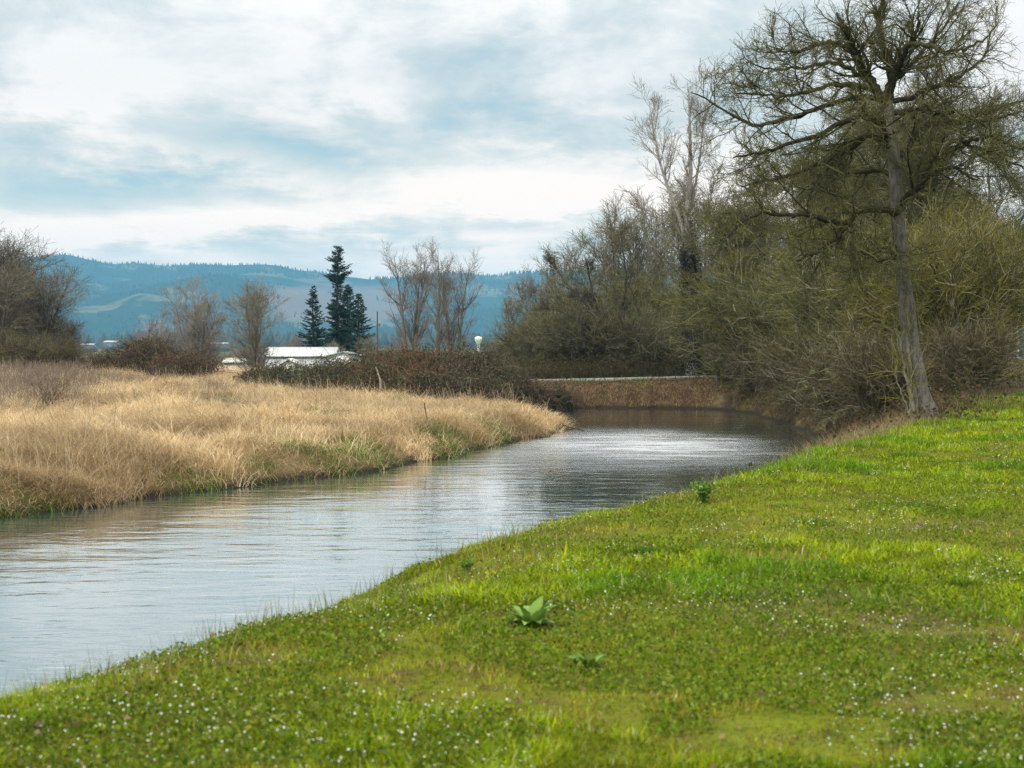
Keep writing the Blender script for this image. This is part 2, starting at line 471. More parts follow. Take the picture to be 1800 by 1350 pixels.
def ground_mat():
    m = bpy.data.materials.new('ground_soil'); m.use_nodes = True
    t = NT(m.node_tree); b = m.node_tree.nodes['Principled BSDF']
    at = t.n('ShaderNodeAttribute', attribute_name='tint')
    sp = t.n('ShaderNodeSeparateColor'); m.node_tree.links.new(at.outputs['Color'], sp.inputs[0])
    g = t.n('ShaderNodeNewGeometry').outputs['Position']
    n1 = t.noise(g, 0.55, 6, 0.62, 0.3); n2 = t.noise(g, 3.2, 6, 0.65); n3 = t.noise(g, 26, 4, 0.7)
    soil = t.mix(n3, (0.035, 0.026, 0.016), (0.10, 0.075, 0.048))
    moss = t.mix(t.ramp(n2, [(0.32, 0.0), (0.68, 1.0)]), (0.045, 0.075, 0.003), (0.16, 0.205, 0.004))
    moss = t.mix(t.ramp(n3, [(0.4, 0.0), (0.65, 0.6)]), moss, (0.20, 0.22, 0.006))
    bare = t.ramp(t.math('ADD', t.math('MULTIPLY', n1, 0.5), t.math('MULTIPLY', n2, 0.5)), [(0.50, 0.0), (0.58, 0.85)])
    lawn_c = t.mix(bare, moss, t.mix(n3, (0.05, 0.033, 0.013), (0.13, 0.09, 0.035)))
    straw = t.mix(n2, (0.14, 0.10, 0.05), (0.30, 0.22, 0.115))
    lit = t.mix(t.ramp(n2, [(0.35, 0.0), (0.6, 1.0)]), (0.055, 0.038, 0.022), (0.13, 0.095, 0.055))
    lit = t.mix(t.ramp(n1, [(0.5, 0.0), (0.62, 0.8)]), lit, (0.11, 0.12, 0.02))
    c = t.mix(sp.outputs[0], soil, lawn_c)
    c = t.mix(t.math('MULTIPLY', sp.outputs[1], 0.85), c, straw)
    c = t.mix(sp.outputs[2], c, lit)
    # valley floor: pasture and hedges far off
    sy = t.n('ShaderNodeSeparateXYZ'); m.node_tree.links.new(g, sy.inputs[0])
    f = t.n('ShaderNodeMapRange'); m.node_tree.links.new(sy.outputs[1], f.inputs[0])
    f.inputs[1].default_value = 105; f.inputs[2].default_value = 150
    past = t.mix(t.ramp(t.noise(g, 0.012, 5, 0.6), [(0.4, 0.0), (0.6, 1.0)]), (0.05, 0.075, 0.02), (0.13, 0.12, 0.05))
    c = t.mix(f.outputs[0], c, past)
    # wet mud just above the water
    wz = t.n('ShaderNodeMapRange'); m.node_tree.links.new(sy.outputs[2], wz.inputs[0])
    wz.inputs[1].default_value = -1.93; wz.inputs[2].default_value = -1.72; wz.inputs[3].default_value = 1; wz.inputs[4].default_value = 0
    near = t.math('MULTIPLY', wz.outputs[0], t.math('SUBTRACT', 1.0, f.outputs[0]))
    c = t.mix(near, c, (0.03, 0.024, 0.016))
    m.node_tree.links.new(c, b.inputs['Base Color'])
    b.inputs['Roughness'].default_value = 0.95; b.inputs['Specular IOR Level'].default_value = 0.1
    bp = t.n('ShaderNodeBump'); bp.inputs['Strength'].default_value = 0.7; bp.inputs['Distance'].default_value = 0.05
    m.node_tree.links.new(t.math('ADD', n2, t.math('MULTIPLY', n3, 0.5)), bp.inputs['Height'])
    m.node_tree.links.new(bp.outputs[0], b.inputs['Normal'])
    return m
gr = link('ground', mesh_np('ground', np.stack([GX, GY, GZ], -1).reshape(-1, 3), [quads], ground_mat(), tcol, True))
gr['kind'] = 'structure'

# ------------------------------------------------------------------ water
def water_mat():
    m = bpy.data.materials.new('creek_water'); m.use_nodes = True
    t = NT(m.node_tree); b = m.node_tree.nodes['Principled BSDF']
    g = t.n('ShaderNodeNewGeometry').outputs['Position']
    sy = t.n('ShaderNodeSeparateXYZ'); m.node_tree.links.new(g, sy.inputs[0])
    # long ripples, crests roughly across the view
    r1 = t.noise(t.mapping(g, (0.30, 1.0, 1), rot=(0, 0, R(-9))), 1.5, 3, 0.5, 0.35)
    r2 = t.noise(t.mapping(g, (0.42, 1.0, 1), rot=(0, 0, R(14))), 3.1, 3, 0.5, 0.3)
    fine = t.noise(t.mapping(g, (0.7, 1.0, 1)), 9.0, 3, 0.55)
    big = t.noise(g, 0.16, 3, 0.5)
    # wind-ruffled band at the bend
    yb = t.math('SUBTRACT', sy.outputs[1], 51.0); xb = t.math('SUBTRACT', sy.outputs[0], 5.5)
    yb = t.math('DIVIDE', yb, 9.0); xb = t.math('DIVIDE', xb, 5.0)
    band = t.math('EXPONENT', t.math('MULTIPLY', t.math('ADD', t.math('MULTIPLY', yb, yb), t.math('MULTIPLY', xb, xb)), -1.0))
    amp_f = t.math('ADD', t.math('MULTIPLY', band, 1.5), t.math('MULTIPLY', t.ramp(big, [(0.4, 0.0), (0.65, 1.0)]), 0.10))
    amp_l = t.ramp(big, [(0.3, 0.35), (0.7, 1.0)])
    h = t.math('ADD', t.math('MULTIPLY', t.math('ADD', r1, t.math('MULTIPLY', r2, 0.5)), amp_l), t.math('MULTIPLY', fine, amp_f))
    bp = t.n('ShaderNodeBump'); bp.inputs['Strength'].default_value = 1.0; bp.inputs['Distance'].default_value = 0.034
    m.node_tree.links.new(h, bp.inputs['Height'])
    m.node_tree.links.new(bp.outputs[0], b.inputs['Normal'])
    b.inputs['Base Color'].default_value = (0.022, 0.075, 0.08, 1)
    # the ruffled band is rough at a scale far below a pixel
    streak = t.noise(t.mapping(g, (0.35, 1.3, 1)), 1.1, 4, 0.65)
    rg = t.math('MULTIPLY', t.math('MULTIPLY', band, t.ramp(streak, [(0.38, 0.25), (0.62, 1.0)])), 0.36)
    rg = t.math('ADD', rg, 0.05)
    m.node_tree.links.new(rg, b.inputs['Roughness'])
    b.inputs['IOR'].default_value = 1.8
    gl = t.n('ShaderNodeBsdfGlossy'); gl.inputs[0].default_value = (0.97, 0.99, 1.0, 1)
    m.node_tree.links.new(rg, gl.inputs['Roughness']); m.node_tree.links.new(bp.outputs[0], gl.inputs['Normal'])
    lw = t.n('ShaderNodeFresnel'); lw.inputs[0].default_value = 1.33
    mxw = t.n('ShaderNodeMixShader')
    m.node_tree.links.new(t.math('MULTIPLY', lw.outputs[0], 1.25, clamp=True), mxw.inputs[0])
    m.node_tree.links.new(b.outputs[0], mxw.inputs[1]); m.node_tree.links.new(gl.outputs[0], mxw.inputs[2])
    m.node_tree.links.new(mxw.outputs[0], m.node_tree.nodes['Material Output'].inputs[0])
    b.inputs['Specular IOR Level'].default_value = 0.5
    return m
wx = np.linspace(-80, 14, 48); wy = np.linspace(-40, 82, 62)
WX, WY = np.meshgrid(wx, wy)
iw = np.arange(61)[:, None] * 48 + np.arange(47)[None, :]
wq = np.stack([iw, iw + 1, iw + 49, iw + 48], -1).reshape(-1, 4)
wa = link('water', mesh_np('water', np.stack([WX, WY, np.full(WX.shape, -2.0)], -1).reshape(-1, 3), [wq], water_mat(), None, True))
wa['kind'] = 'structure'

# ------------------------------------------------------------------ path on the far causeway
def path_mat():
    m = bpy.data.materials.new('path_asphalt'); m.use_nodes = True
    t = NT(m.node_tree); b = m.node_tree.nodes['Principled BSDF']
    g = t.n('ShaderNodeNewGeometry').outputs['Position']
    c = t.mix(t.noise(g, 2.0, 6, 0.7), (0.17, 0.165, 0.155), (0.29, 0.28, 0.26))
    m.node_tree.links.new(c, b.inputs['Base Color']); b.inputs['Roughness'].default_value = 0.95
    return m
ppts = catmull([(-14, 87), (-4, 83.9), (4, 83.4), (11, 83.4), (17, 82.8), (24, 80.5), (31, 79.5), (45, 79)], 90)
tg = norm(np.gradient(ppts, axis=0)); nrm = np.stack([-tg[:, 1], tg[:, 0]], 1)
pv = []
for off in (-1.25, -0.6, 0.0, 0.6, 1.25):
    p = ppts + nrm * off
    pv.append(np.concatenate([p, (np.maximum(terrain(p[:, 0], p[:, 1]), terrain(ppts[:, 0], ppts[:, 1]) - 0.05) + 0.16 - 0.02 * abs(off))[:, None]], 1))
pv.insert(0, pv[0] - np.array([0, 0, 0.35])); pv.append(pv[-1] - np.array([0, 0, 0.35]))
pv = np.array(pv)
ip = np.arange(6)[:, None] * 90 + np.arange(89)[None, :]
pa = link('path', mesh_np('path', pv.reshape(-1, 3), [np.stack([ip, ip + 1, ip + 91, ip + 90], -1).reshape(-1, 4)], path_mat(), None, True))
pa['kind'] = 'structure'

# ------------------------------------------------------------------ hills
RIDGE = np.array([(-900, 470), (-400, 455), (-150, 462), (0, 452), (75, 447), (120, 443), (150, 451), (200, 461), (235, 458), (300, 464),
                  (350, 460), (400, 463), (460, 461), (490, 463), (520, 471), (560, 474), (600, 481), (650, 488), (690, 486),
                  (750, 481), (800, 477), (840, 481), (870, 483), (900, 479), (950, 475), (985, 475), (1100, 470), (1300, 462),
                  (1500, 476), (1750, 480), (2000, 468), (2600, 490), (3200, 500)], float)
def hill_mat(name, forest, clear, thr):
    m = bpy.data.materials.new(name); m.use_nodes = True
    t = NT(m.node_tree); b = m.node_tree.nodes['Principled BSDF']
    g = t.n('ShaderNodeNewGeometry').outputs['Position']
    at = t.n('ShaderNodeAttribute', attribute_name='tint')
    n1 = t.noise(g, 0.0035, 6, 0.6, 0.5); n2 = t.noise(g, 0.03, 5, 0.7)
    f = t.mix(n2, tuple(c * 0.6 for c in forest), tuple(c * 1.5 for c in forest))
    c = t.mix(t.ramp(n1, [(thr, 0.0), (thr + 0.05, 0.8)]), f, clear)
    sp = t.n('ShaderNodeSeparateColor'); m.node_tree.links.new(at.outputs['Color'], sp.inputs[0])
    c = t.mix(sp.outputs[0], c, (0.21, 0.15, 0.12))
    m.node_tree.links.new(c, b.inputs['Base Color']); b.inputs['Roughness'].default_value = 1.0
    b.inputs['Specular IOR Level'].default_value = 0.0
    return m
HD = 5200.0      # distance of the main ridge
def hill_h(x, y):
    """height of the hills; the ridge line runs at y = HD"""
    px = 900 + x / np.maximum(y, 1) * F
    top = np.interp(px, RIDGE[:, 0], RIDGE[:, 1])
    zr = EYE + (HY - top) / F * y
    t = (y - 2300) / (HD - 2300)
    prof = np.where(t < 1, np.clip(t, 0, 1) ** 1.25, 1 - 0.15 * (t - 1) * 3)
    spur = (fbm(x, y, 0.0016, 41, 4) - 0.5) * 430 * np.clip(t, 0, 1) * np.clip(1.0 - t, 0, 1) * 2.2
    rough = (fbm(x, y, 0.008, 45, 3) - 0.5) * 26 * np.clip(t * 2, 0, 1) * np.clip((1 - t) * 3, 0.12, 1)
    return -8 + (zr + 4) * prof * 0.985 + spur + rough
hx = np.linspace(-4600, 4600, 330); hy = np.concatenate([np.linspace(2200, HD, 70), np.linspace(HD + 60, 6800, 14)])
HX, HYg = np.meshgrid(hx, hy)
HZ = hill_h(HX, HYg)
hpx = 900 + HX / HYg * F; hpy = HY - (HZ - EYE) / HYg * F
cc = smooth(0.42, 0.5, fbm(HX, HYg, 0.0022, 51) * 0.5 + 0.5 * np.exp(-((hpx - 600) / 130) ** 2 - ((hpy - 530) / 38) ** 2)) * smooth(320, 420, hpx) * (1 - smooth(760, 860, hpx)) * smooth(495, 512, hpy)
hq = np.arange(len(hy) - 1)[:, None] * len(hx) + np.arange(len(hx) - 1)[None, :]
hq = np.stack([hq, hq + 1, hq + 1 + len(hx), hq + len(hx)], -1).reshape(-1, 4)
hl = link('hills', mesh_np('hills', np.stack([HX, HYg, HZ], -1).reshape(-1, 3), [hq],
          hill_mat('hill_forest_floor', (0.022, 0.045, 0.028), (0.15, 0.14, 0.085), 0.56), np.stack([cc * 0.75, cc, cc], -1).reshape(-1, 3), True))
hl['kind'] = 'structure'

def cone_trees(rng, x, y, z, h, wr, cols, sides=6):
    """many small conifers: two stacked cones each"""
    n = len(x); mb = MB()
    an = np.arange(sides) * 2 * np.pi / sides
    for (b0, b1, ws) in ((0.0, 0.72, 1.0), (0.38, 1.0, 0.66)):
        rad = (h * wr * ws)[:, None] * (1 + rng.uniform(-0.25, 0.25, (n, sides)))
        ring = np.stack([x[:, None] + rad * np.cos(an), y[:, None] + rad * np.sin(an), np.repeat((z + h * b0)[:, None], sides, 1)], -1)
        tip = np.stack([x, y, z + h * b1], -1)[:, None, :]
        V = np.concatenate([ring, tip], 1).reshape(-1, 3)
        base = (np.arange(n) * (sides + 1))[:, None]; s = np.arange(sides)[None, :]
        T = np.stack([base + s, base + (s + 1) % sides, np.repeat(base + sides, sides, 1)], -1).reshape(-1, 3)
        mb.add(V, t=T, c=np.repeat(cols, sides + 1, 0))
    return mb
rng = np.random.RandomState(7)
# trees along the ridge and over the slopes
n = 26000
fy = 2600 + (HD - 2600) * rng.rand(n) ** 0.7; fx = rng.uniform(-0.46, 0.46, n) * fy
fz = hill_h(fx, fy)
fpx = 900 + fx / fy * F; fpy = HY - (fz - EYE) / fy * F
keep = (fbm(fx, fy, 0.0028, 61) < 0.56) & ~((np.exp(-((fpx - 600) / 150) ** 2 - ((fpy - 535) / 45) ** 2) > 0.35) & (rng.rand(n) > 0.06))
fx, fy, fz = fx[keep], fy[keep], fz[keep]
rn = 1500
rx = rng.uniform(-0.46, 0.46, rn) * HD; ry = HD + rng.uniform(-60, 20, rn)
rz_ = hill_h(rx, ry); rpx = 900 + rx / ry * F
kr = (vnoise(rpx, 0 * rpx, 0.02, 71) > 0.46) | (rpx > 830)
rx, ry, rz_, rpx = rx[kr], ry[kr], rz_[kr], rpx[kr]
fh = np.concatenate([rng.uniform(9, 17, len(fx)), rng.uniform(5, 12, len(rx)) * (1 + 0.7 * smooth(820, 930, rpx))])
ax_, ay_, az_ = np.concatenate([fx, rx]), np.concatenate([fy, ry]), np.concatenate([fz, rz_]) - 1.0
fo = link('hill_forest', cone_trees(rng, ax_, ay_, az_, fh, 0.24, pal(rng, len(ax_), [(0.012, 0.03, 0.022), (0.03, 0.055, 0.03)])).mesh('hill_forest', M_NEEDLE))
tag(fo, 'dark conifer forest covering the slopes and crest of the blue hills', 'forest'); fo['kind'] = 'stuff'
# woods along the foot of the hills, in the valley
n = 5200
wy_ = rng.uniform(1500, 2400, n); wx_ = rng.uniform(-0.46, 0.46, n) * wy_
kw = fbm(wx_, wy_, 0.004, 81) > 0.44
wx_, wy_ = wx_[kw], wy_[kw]
vw = link('valley_woods', cone_trees(rng, wx_, wy_, terrain(wx_, wy_) - 0.5, rng.uniform(8, 24, len(wx_)), 0.36,
          pal(rng, len(wx_), [(0.012, 0.03, 0.02), (0.035, 0.05, 0.028), (0.05, 0.05, 0.035)])).mesh('valley_woods', M_NEEDLE))
tag(vw, 'dark strip of far woods along the foot of the hills', 'forest'); vw['kind'] = 'stuff'

# ------------------------------------------------------------------ haze
hm = bpy.data.materials.new('haze_air'); hm.use_nodes = True
for nd in list(hm.node_tree.nodes): hm.node_tree.nodes.remove(nd)
hn = NT(hm.node_tree)
pvn = hn.n('ShaderNodeVolumePrincipled')
pvn.inputs['Color'].default_value = (0.24, 0.65, 1.0, 1)
pvn.inputs['Density'].default_value = 0.00015
pvn.inputs['Anisotropy'].default_value = 0.0
ho = hn.n('ShaderNodeOutputMaterial')
hm.node_tree.links.new(pvn.outputs[0], ho.inputs['Volume'])
hz = MB().box((-7300, -3300, -30), (7300, 7300, 372))
hzo = link('haze', hz.mesh('haze', hm)); hzo['kind'] = 'stuff'
tag(hzo, 'pale blue air haze lying over the valley and hills', 'haze'); hzo['kind'] = 'stuff'

# ------------------------------------------------------------------ bare trees
def unit_tree(seed, stems, levels, twig_cols, limb_cols, trunk_sides=10):
    """stems: list of (polyline, r0, r1); levels: list of grow() dicts. returns trunk mesh builder, crown mesh builder"""
    rng = np.random.RandomState(seed)
    tr, cr = MB(), MB()
    P = []; Rr = []
    for pts, r0, r1 in stems:
        c = catmull(pts, 22)
        c[1:] += rng.normal(size=(21, 3)) * np.linspace(0.006, 0.03, 21)[:, None] * (1 if r0 > 0.05 else 0.6)
        w = np.linspace(0, 1, 22)
        r = r0 * (1 - w) ** 0.85 + r1
        r[0] *= 1.35; r[1] *= 1.1
        P.append(c); Rr.append(r)
    P = np.array(P); Rr = np.array(Rr)
    tubes(tr, P, Rr, trunk_sides, pal(rng, len(P), limb_cols, 0.08))
    gens = [(P, Rr)]
    for li, lv in enumerate(levels):
        lv = dict(lv); src = lv.pop('src', None); sides = lv.pop('sides', 3); cols = lv.pop('cols', None)
        if src is None: src = [len(gens) - 1]
        outP, outR = [], []
        for sidx in (src if isinstance(src, list) else [src]):
            p, r = gens[sidx]
            if len(p) == 0: continue
            a, b = grow(rng, p, r, **lv)
            outP.append(a); outR.append(b)
        Q = np.concatenate(outP); q = np.concatenate(outR)
        gens.append((Q, q))
        tubes(cr, Q, q, sides, pal(rng, len(Q), cols or (limb_cols if li == 0 else twig_cols), 0.18))
    return tr, cr, gens

def S(pts): return [tuple(p) for p in pts]
OLIVE = [(0.085, 0.088, 0.018), (0.15, 0.148, 0.036), (0.05, 0.047, 0.018), (0.22, 0.21, 0.09), (0.12, 0.118, 0.014)]
OLIVE_L = [(0.045, 0.042, 0.02), (0.08, 0.072, 0.038), (0.14, 0.13, 0.085)]
YOLIVE = [(0.185, 0.165, 0.012), (0.13, 0.135, 0.014), (0.24, 0.19, 0.022), (0.07, 0.068, 0.014)]
GREYT = [(0.20, 0.175, 0.14), (0.14, 0.12, 0.09), (0.27, 0.24, 0.19), (0.17, 0.15, 0.12)]
GREYL = [(0.13, 0.11, 0.085), (0.20, 0.175, 0.14)]
BROWNT = [(0.10, 0.062, 0.04), (0.17, 0.12, 0.08), (0.06, 0.042, 0.027)]
KINDS = {}
PALE = [(.34, .32, .23), (.28, .27, .16)]
DARK = [(.045, .04, .025)]
def willow(seed, nst, h, spread, tw, lm, dens=1.0):
    rng = np.random.RandomState(seed); st = []
    for i in range(nst):
        a = i * 2 * math.pi / nst + rng.uniform(-.4, .4); sp = spread * rng.uniform(0.35, 1.0); hh = h * rng.uniform(0.6, 0.9)
        b = 0.25 * rng.rand()
        dxy = np.array([math.cos(a), math.sin(a)])
        st.append(([(*(dxy * b), -0.3), (*(dxy * (b + sp * .18)), hh * .35), (*(dxy * (b + sp * .5)), hh * .72), (*(dxy * (b + sp * .95)), hh)], rng.uniform(.045, .10), 0.012))
    return unit_tree(seed, st, [
        dict(n=15, t0=.06, t1=1, L=(1.2, 3.0), absolute=True, ang=(.35, 1.15), K=7, wig=.11, up=.03, rr=.55, rtip=.012, taper=.35, sides=4, cols=tw + lm + PALE + DARK),
        dict(n=int(9 * dens), t0=.1, t1=1, L=(.5, 1.6), absolute=True, ang=(.3, 1.1), K=5, wig=.12, up=.02, rr=.55, rtip=.008, taper=.3, cols=tw + tw + PALE[:1] + DARK * 2),
        dict(n=4.5 * dens, t0=.1, t1=1, L=(.3, .95), absolute=True, ang=(.3, 1.0), K=4, wig=.11, up=.03, rr=.7, rtip=.0065, taper=.25, cols=tw + tw + PALE + DARK * 2)], tw, lm, 7)
def tall_tree(seed, h, spread, tw, lm, lean=0.0, r0=.17, low=.28):
    rng = np.random.RandomState(seed)
    j = lambda s: rng.uniform(-s, s)
    st = [([(0, 0, -.3), (lean * .2 + j(.15), j(.15), h * .3), (lean * .6 + j(.3), j(.3), h * .62), (lean + j(.4), j(.4), h)], r0, .02)]
    for k in range(2):
        z0 = h * rng.uniform(low, .5); a = rng.uniform(0, 6.28); c, s_ = math.cos(a) * spread, math.sin(a) * spread
        st.append(([(lean * z0 / h * .8, 0, z0), (lean * .4 + c * .25, s_ * .25, z0 + h * .18), (lean * .6 + c * .55, s_ * .55, h * rng.uniform(.75, .95))], r0 * .55, .015))
    return unit_tree(seed, st, [
        dict(n=16, t0=low, t1=1, L=(1.6, spread * 1.25), absolute=True, ang=(.6, 1.35), K=9, wig=.13, up=.05, rr=.55, rtip=.010, taper=.45, sides=5),
        dict(n=13, t0=.12, t1=1, L=(.7, 1.9), absolute=True, ang=(.4, 1.1), K=6, wig=.2, up=.03, rr=.55, rtip=.006, taper=.4, sides=4),
        dict(n=8, t0=.1, t1=1, L=(.3, 1.0), absolute=True, ang=(.4, 1.1), K=4, wig=.2, up=.03, rr=.6, rtip=.0075, taper=.3),
        dict(n=2.0, t0=.15, t1=1, L=(.2, .5), absolute=True, ang=(.4, 1.0), K=3, wig=.2, up=.03, rr=.7, rtip=.006, taper=.3)], tw, lm, 9)
def poplar(seed, h, spread, tw, lm, r0=.2, nlead=1, low=.25):
    rng = np.random.RandomState(seed); st = []
    for k in range(nlead):
        a = 2.4 * k + rng.uniform(-.3, .3); o = 0 if nlead == 1 else spread * .45
        c, s_ = math.cos(a) * o, math.sin(a) * o
        b = .15 if nlead > 1 else 0
        st.append(([(c * b, s_ * b, -.4), (c * .35, s_ * .35, h * .35), (c * .7 + rng.uniform(-.2, .2), s_ * .7, h * .7), (c, s_, h * rng.uniform(.86, 1))], r0 * rng.uniform(.7, 1), .012))
    return unit_tree(seed, st, [
        dict(n=17, t0=low, t1=.93, L=(h * .24, h * .46), absolute=True, ang=(.45, .95), K=11, wig=.06, up=.085, rr=.5, rtip=.010, taper=.62, sides=5),
        dict(n=11, t0=.15, t1=.97, L=(.7, 2.0), absolute=True, ang=(.4, .9), K=6, wig=.12, up=.05, rr=.5, rtip=.008, taper=.6, sides=3),
        dict(n=5, t0=.15, t1=1, L=(.4, 1.1), absolute=True, ang=(.35, .8), K=4, wig=.14, up=.06, rr=.6, rtip=.0065, taper=.3)], tw, lm, 9)
def rounded(seed, h, spread, tw, lm, nst=4, rt=.0075):
    rng = np.random.RandomState(seed); st = []
    for k in range(nst):
        a = k * 6.283 / nst + rng.uniform(-.4, .4); o = spread * (rng.uniform(.22, .5) if k else .04); c, s_ = math.cos(a), math.sin(a)
        st.append(([(c * .1, s_ * .1, -.3), (c * o * .3, s_ * o * .3, h * .3), (c * o * .8, s_ * o * .8, h * .66), (c * o, s_ * o, h * (1 if k == 0 else rng.uniform(.78, .92)))], rng.uniform(.08, .13), .015))
    return unit_tree(seed, st, [
        dict(n=22, t0=.04, t1=.98, L=(spread * .45, spread * 1.0), absolute=True, ang=(.45, 1.15), K=8, wig=.09, up=.05, rr=.5, rtip=rt * 1.6, taper=.45, sides=4),
        dict(n=10, t0=.15, t1=1, L=(.5, 1.5), absolute=True, ang=(.35, .9), K=5, wig=.14, up=.05, rr=.5, rtip=rt * 1.2, taper=.4),
        dict(n=4.5, t0=.15, t1=1, L=(.3, .9), absolute=True, ang=(.3, .85), K=4, wig=.15, up=.05, rr=.6, rtip=rt, taper=.3)], tw, lm, 8)

def make_kind(key, built, bark=None):
    tr, cr, gens = built
    KINDS[key] = (tr.mesh('trunk', bark or M_BARK, True), cr.mesh('crown', M_TWIG), gens)

make_kind('willow_a', willow(101, 8, 6.2, 3.3, OLIVE, OLIVE_L))
make_kind('willow_b', willow(102, 9, 6.6, 3.0, OLIVE + YOLIVE[:2], OLIVE_L))
make_kind('willow_y', willow(103, 10, 6.4, 2.8, YOLIVE + OLIVE[:1], OLIVE_L))
make_kind('scrub', willow(104, 8, 3.2, 2.3, BROWNT + OLIVE[:2], BROWNT))
make_kind('scrub_g', willow(105, 9, 3.6, 2.3, OLIVE + GREYT[:2], GREYL + OLIVE_L))
make_kind('tall_a', tall_tree(111, 10.5, 4.2, OLIVE, OLIVE_L, .6))
make_kind('tall_b', tall_tree(112, 9.5, 3.8, OLIVE + GREYT[:1], OLIVE_L, -.7))
make_kind('poplar_a', poplar(121, 14, 3.2, GREYT, GREYL, .30, 1, .3))
make_kind('poplar_b', poplar(122, 13, 3.6, GREYT, GREYL, .26, 3, .2))
make_kind('round_a', rounded(131, 7.6, 4.0, GREYT + PALE, GREYL, 5))
make_kind('round_b', rounded(132, 8.4, 4.2, OLIVE + GREYT + PALE, GREYL, 5))
PALEG = [(.27, .235, .195), (.34, .30, .25), (.22, .19, .155)]
make_kind('round_g', rounded(134, 7.4, 3.8, PALEG, GREYL, 6))
make_kind('upright', willow(133, 14, 8.6, 2.6, GREYT + OLIVE[:1], GREYL, .8))

def plant_tree(key, name, label, cat, x, y, rz=0., sc=1., group=None, z=None, children=('trunk', 'crown')):
    if z is None: z = float(terrain(np.array([x]), np.array([y]))[0]) - 0.05
    t = thing(name, label, cat, (x, y, z), rz, group, sc)
    link('trunk', KINDS[key][0], t); link('crown', KINDS[key][1], t)
    return t
def at(px, d): return (px - 900) / F * d

# --- thicket on the right bank, from the causeway round to the lawn
TH = 'willows crowding the right bank'
for key, px, d, rz, sc, nm, lab in [
    ('willow_a', 1268, 80, .3, 1.10, 'willow', 'grey-olive twiggy willow right of the ivy-dark trunk at the end of the causeway'),
    ('willow_b', 1330, 77, 2.1, 1.15, 'willow', 'olive willow whose twigs trail down to the dark far water'),
    ('tall_a', 1345, 84, 4.0, 1.05, 'bare_tree', 'tall mossy bare tree rising behind the far bend of the creek'),
    ('willow_a', 1400, 71, 3.6, 1.12, 'willow', 'wide olive willow arching out over the bend of the creek'),
    ('tall_b', 1450, 74, 1.1, 1.15, 'bare_tree', 'tall fine-twigged tree behind the lower left limbs of the leaning tree'),
    ('willow_b', 1465, 62, .6, 1.05, 'willow', 'dense grey-green willow above the brown bank left of the leaning trunk'),
    ('tall_a', 1530, 68, 2.5, 1.18, 'bare_tree', 'tall bare tree standing directly behind the crown of the leaning tree'),
    ('willow_a', 1525, 54, 5.2, .95, 'willow', 'low olive willow hugging the bank just left of the leaning trunk'),
    ('willow_y', 1590, 50, 1.4, 1.0, 'willow', 'yellow-olive willow directly behind the leaning grey trunk'),
    ('tall_b', 1635, 61, 3.3, 1.2, 'bare_tree', 'tall olive tree filling the sky right of the leaning trunk'),
    ('willow_y', 1675, 46, 2.9, .92, 'willow', 'mustard coloured willow of many thin stems right of the leaning trunk'),
    ('willow_b', 1700, 56, 4.4, 1.12, 'willow', 'olive willow behind the mustard stems at the top of the lawn'),
    ('willow_y', 1732, 51, .2, .9, 'willow', 'yellowish willow at the right end of the thicket beside the leaf-strewn slope'),
    ('tall_a', 1722, 72, 5.6, 1.02, 'bare_tree', 'tall bare tree at the right end of the thicket, thin against white sky'),
    ('scrub', 1480, 52, 1.0, .8, 'shrub', 'brown twiggy shrub at the water edge below the olive willows'),
    ('scrub', 1545, 45, 2.0, .75, 'shrub', 'reddish brown scrub on the bank left of the leaning trunk'),
    ('scrub', 1420, 63, 4.0, .9, 'shrub', 'dark brown scrub hanging over the water at the bend'),
    ('scrub', 1335, 76, 5.0, .9, 'shrub', 'dark scrub at the far corner of the creek'),
    ('scrub', 1700, 43, 3.0, .6, 'shrub', 'low brown scrub at the top edge of the lawn right of the leaning trunk'),
]:
    plant_tree(key, nm, lab, nm.replace('_', ' ').replace('bare ', ''), at(px, d), d, rz, sc, TH if nm == 'willow' else None)

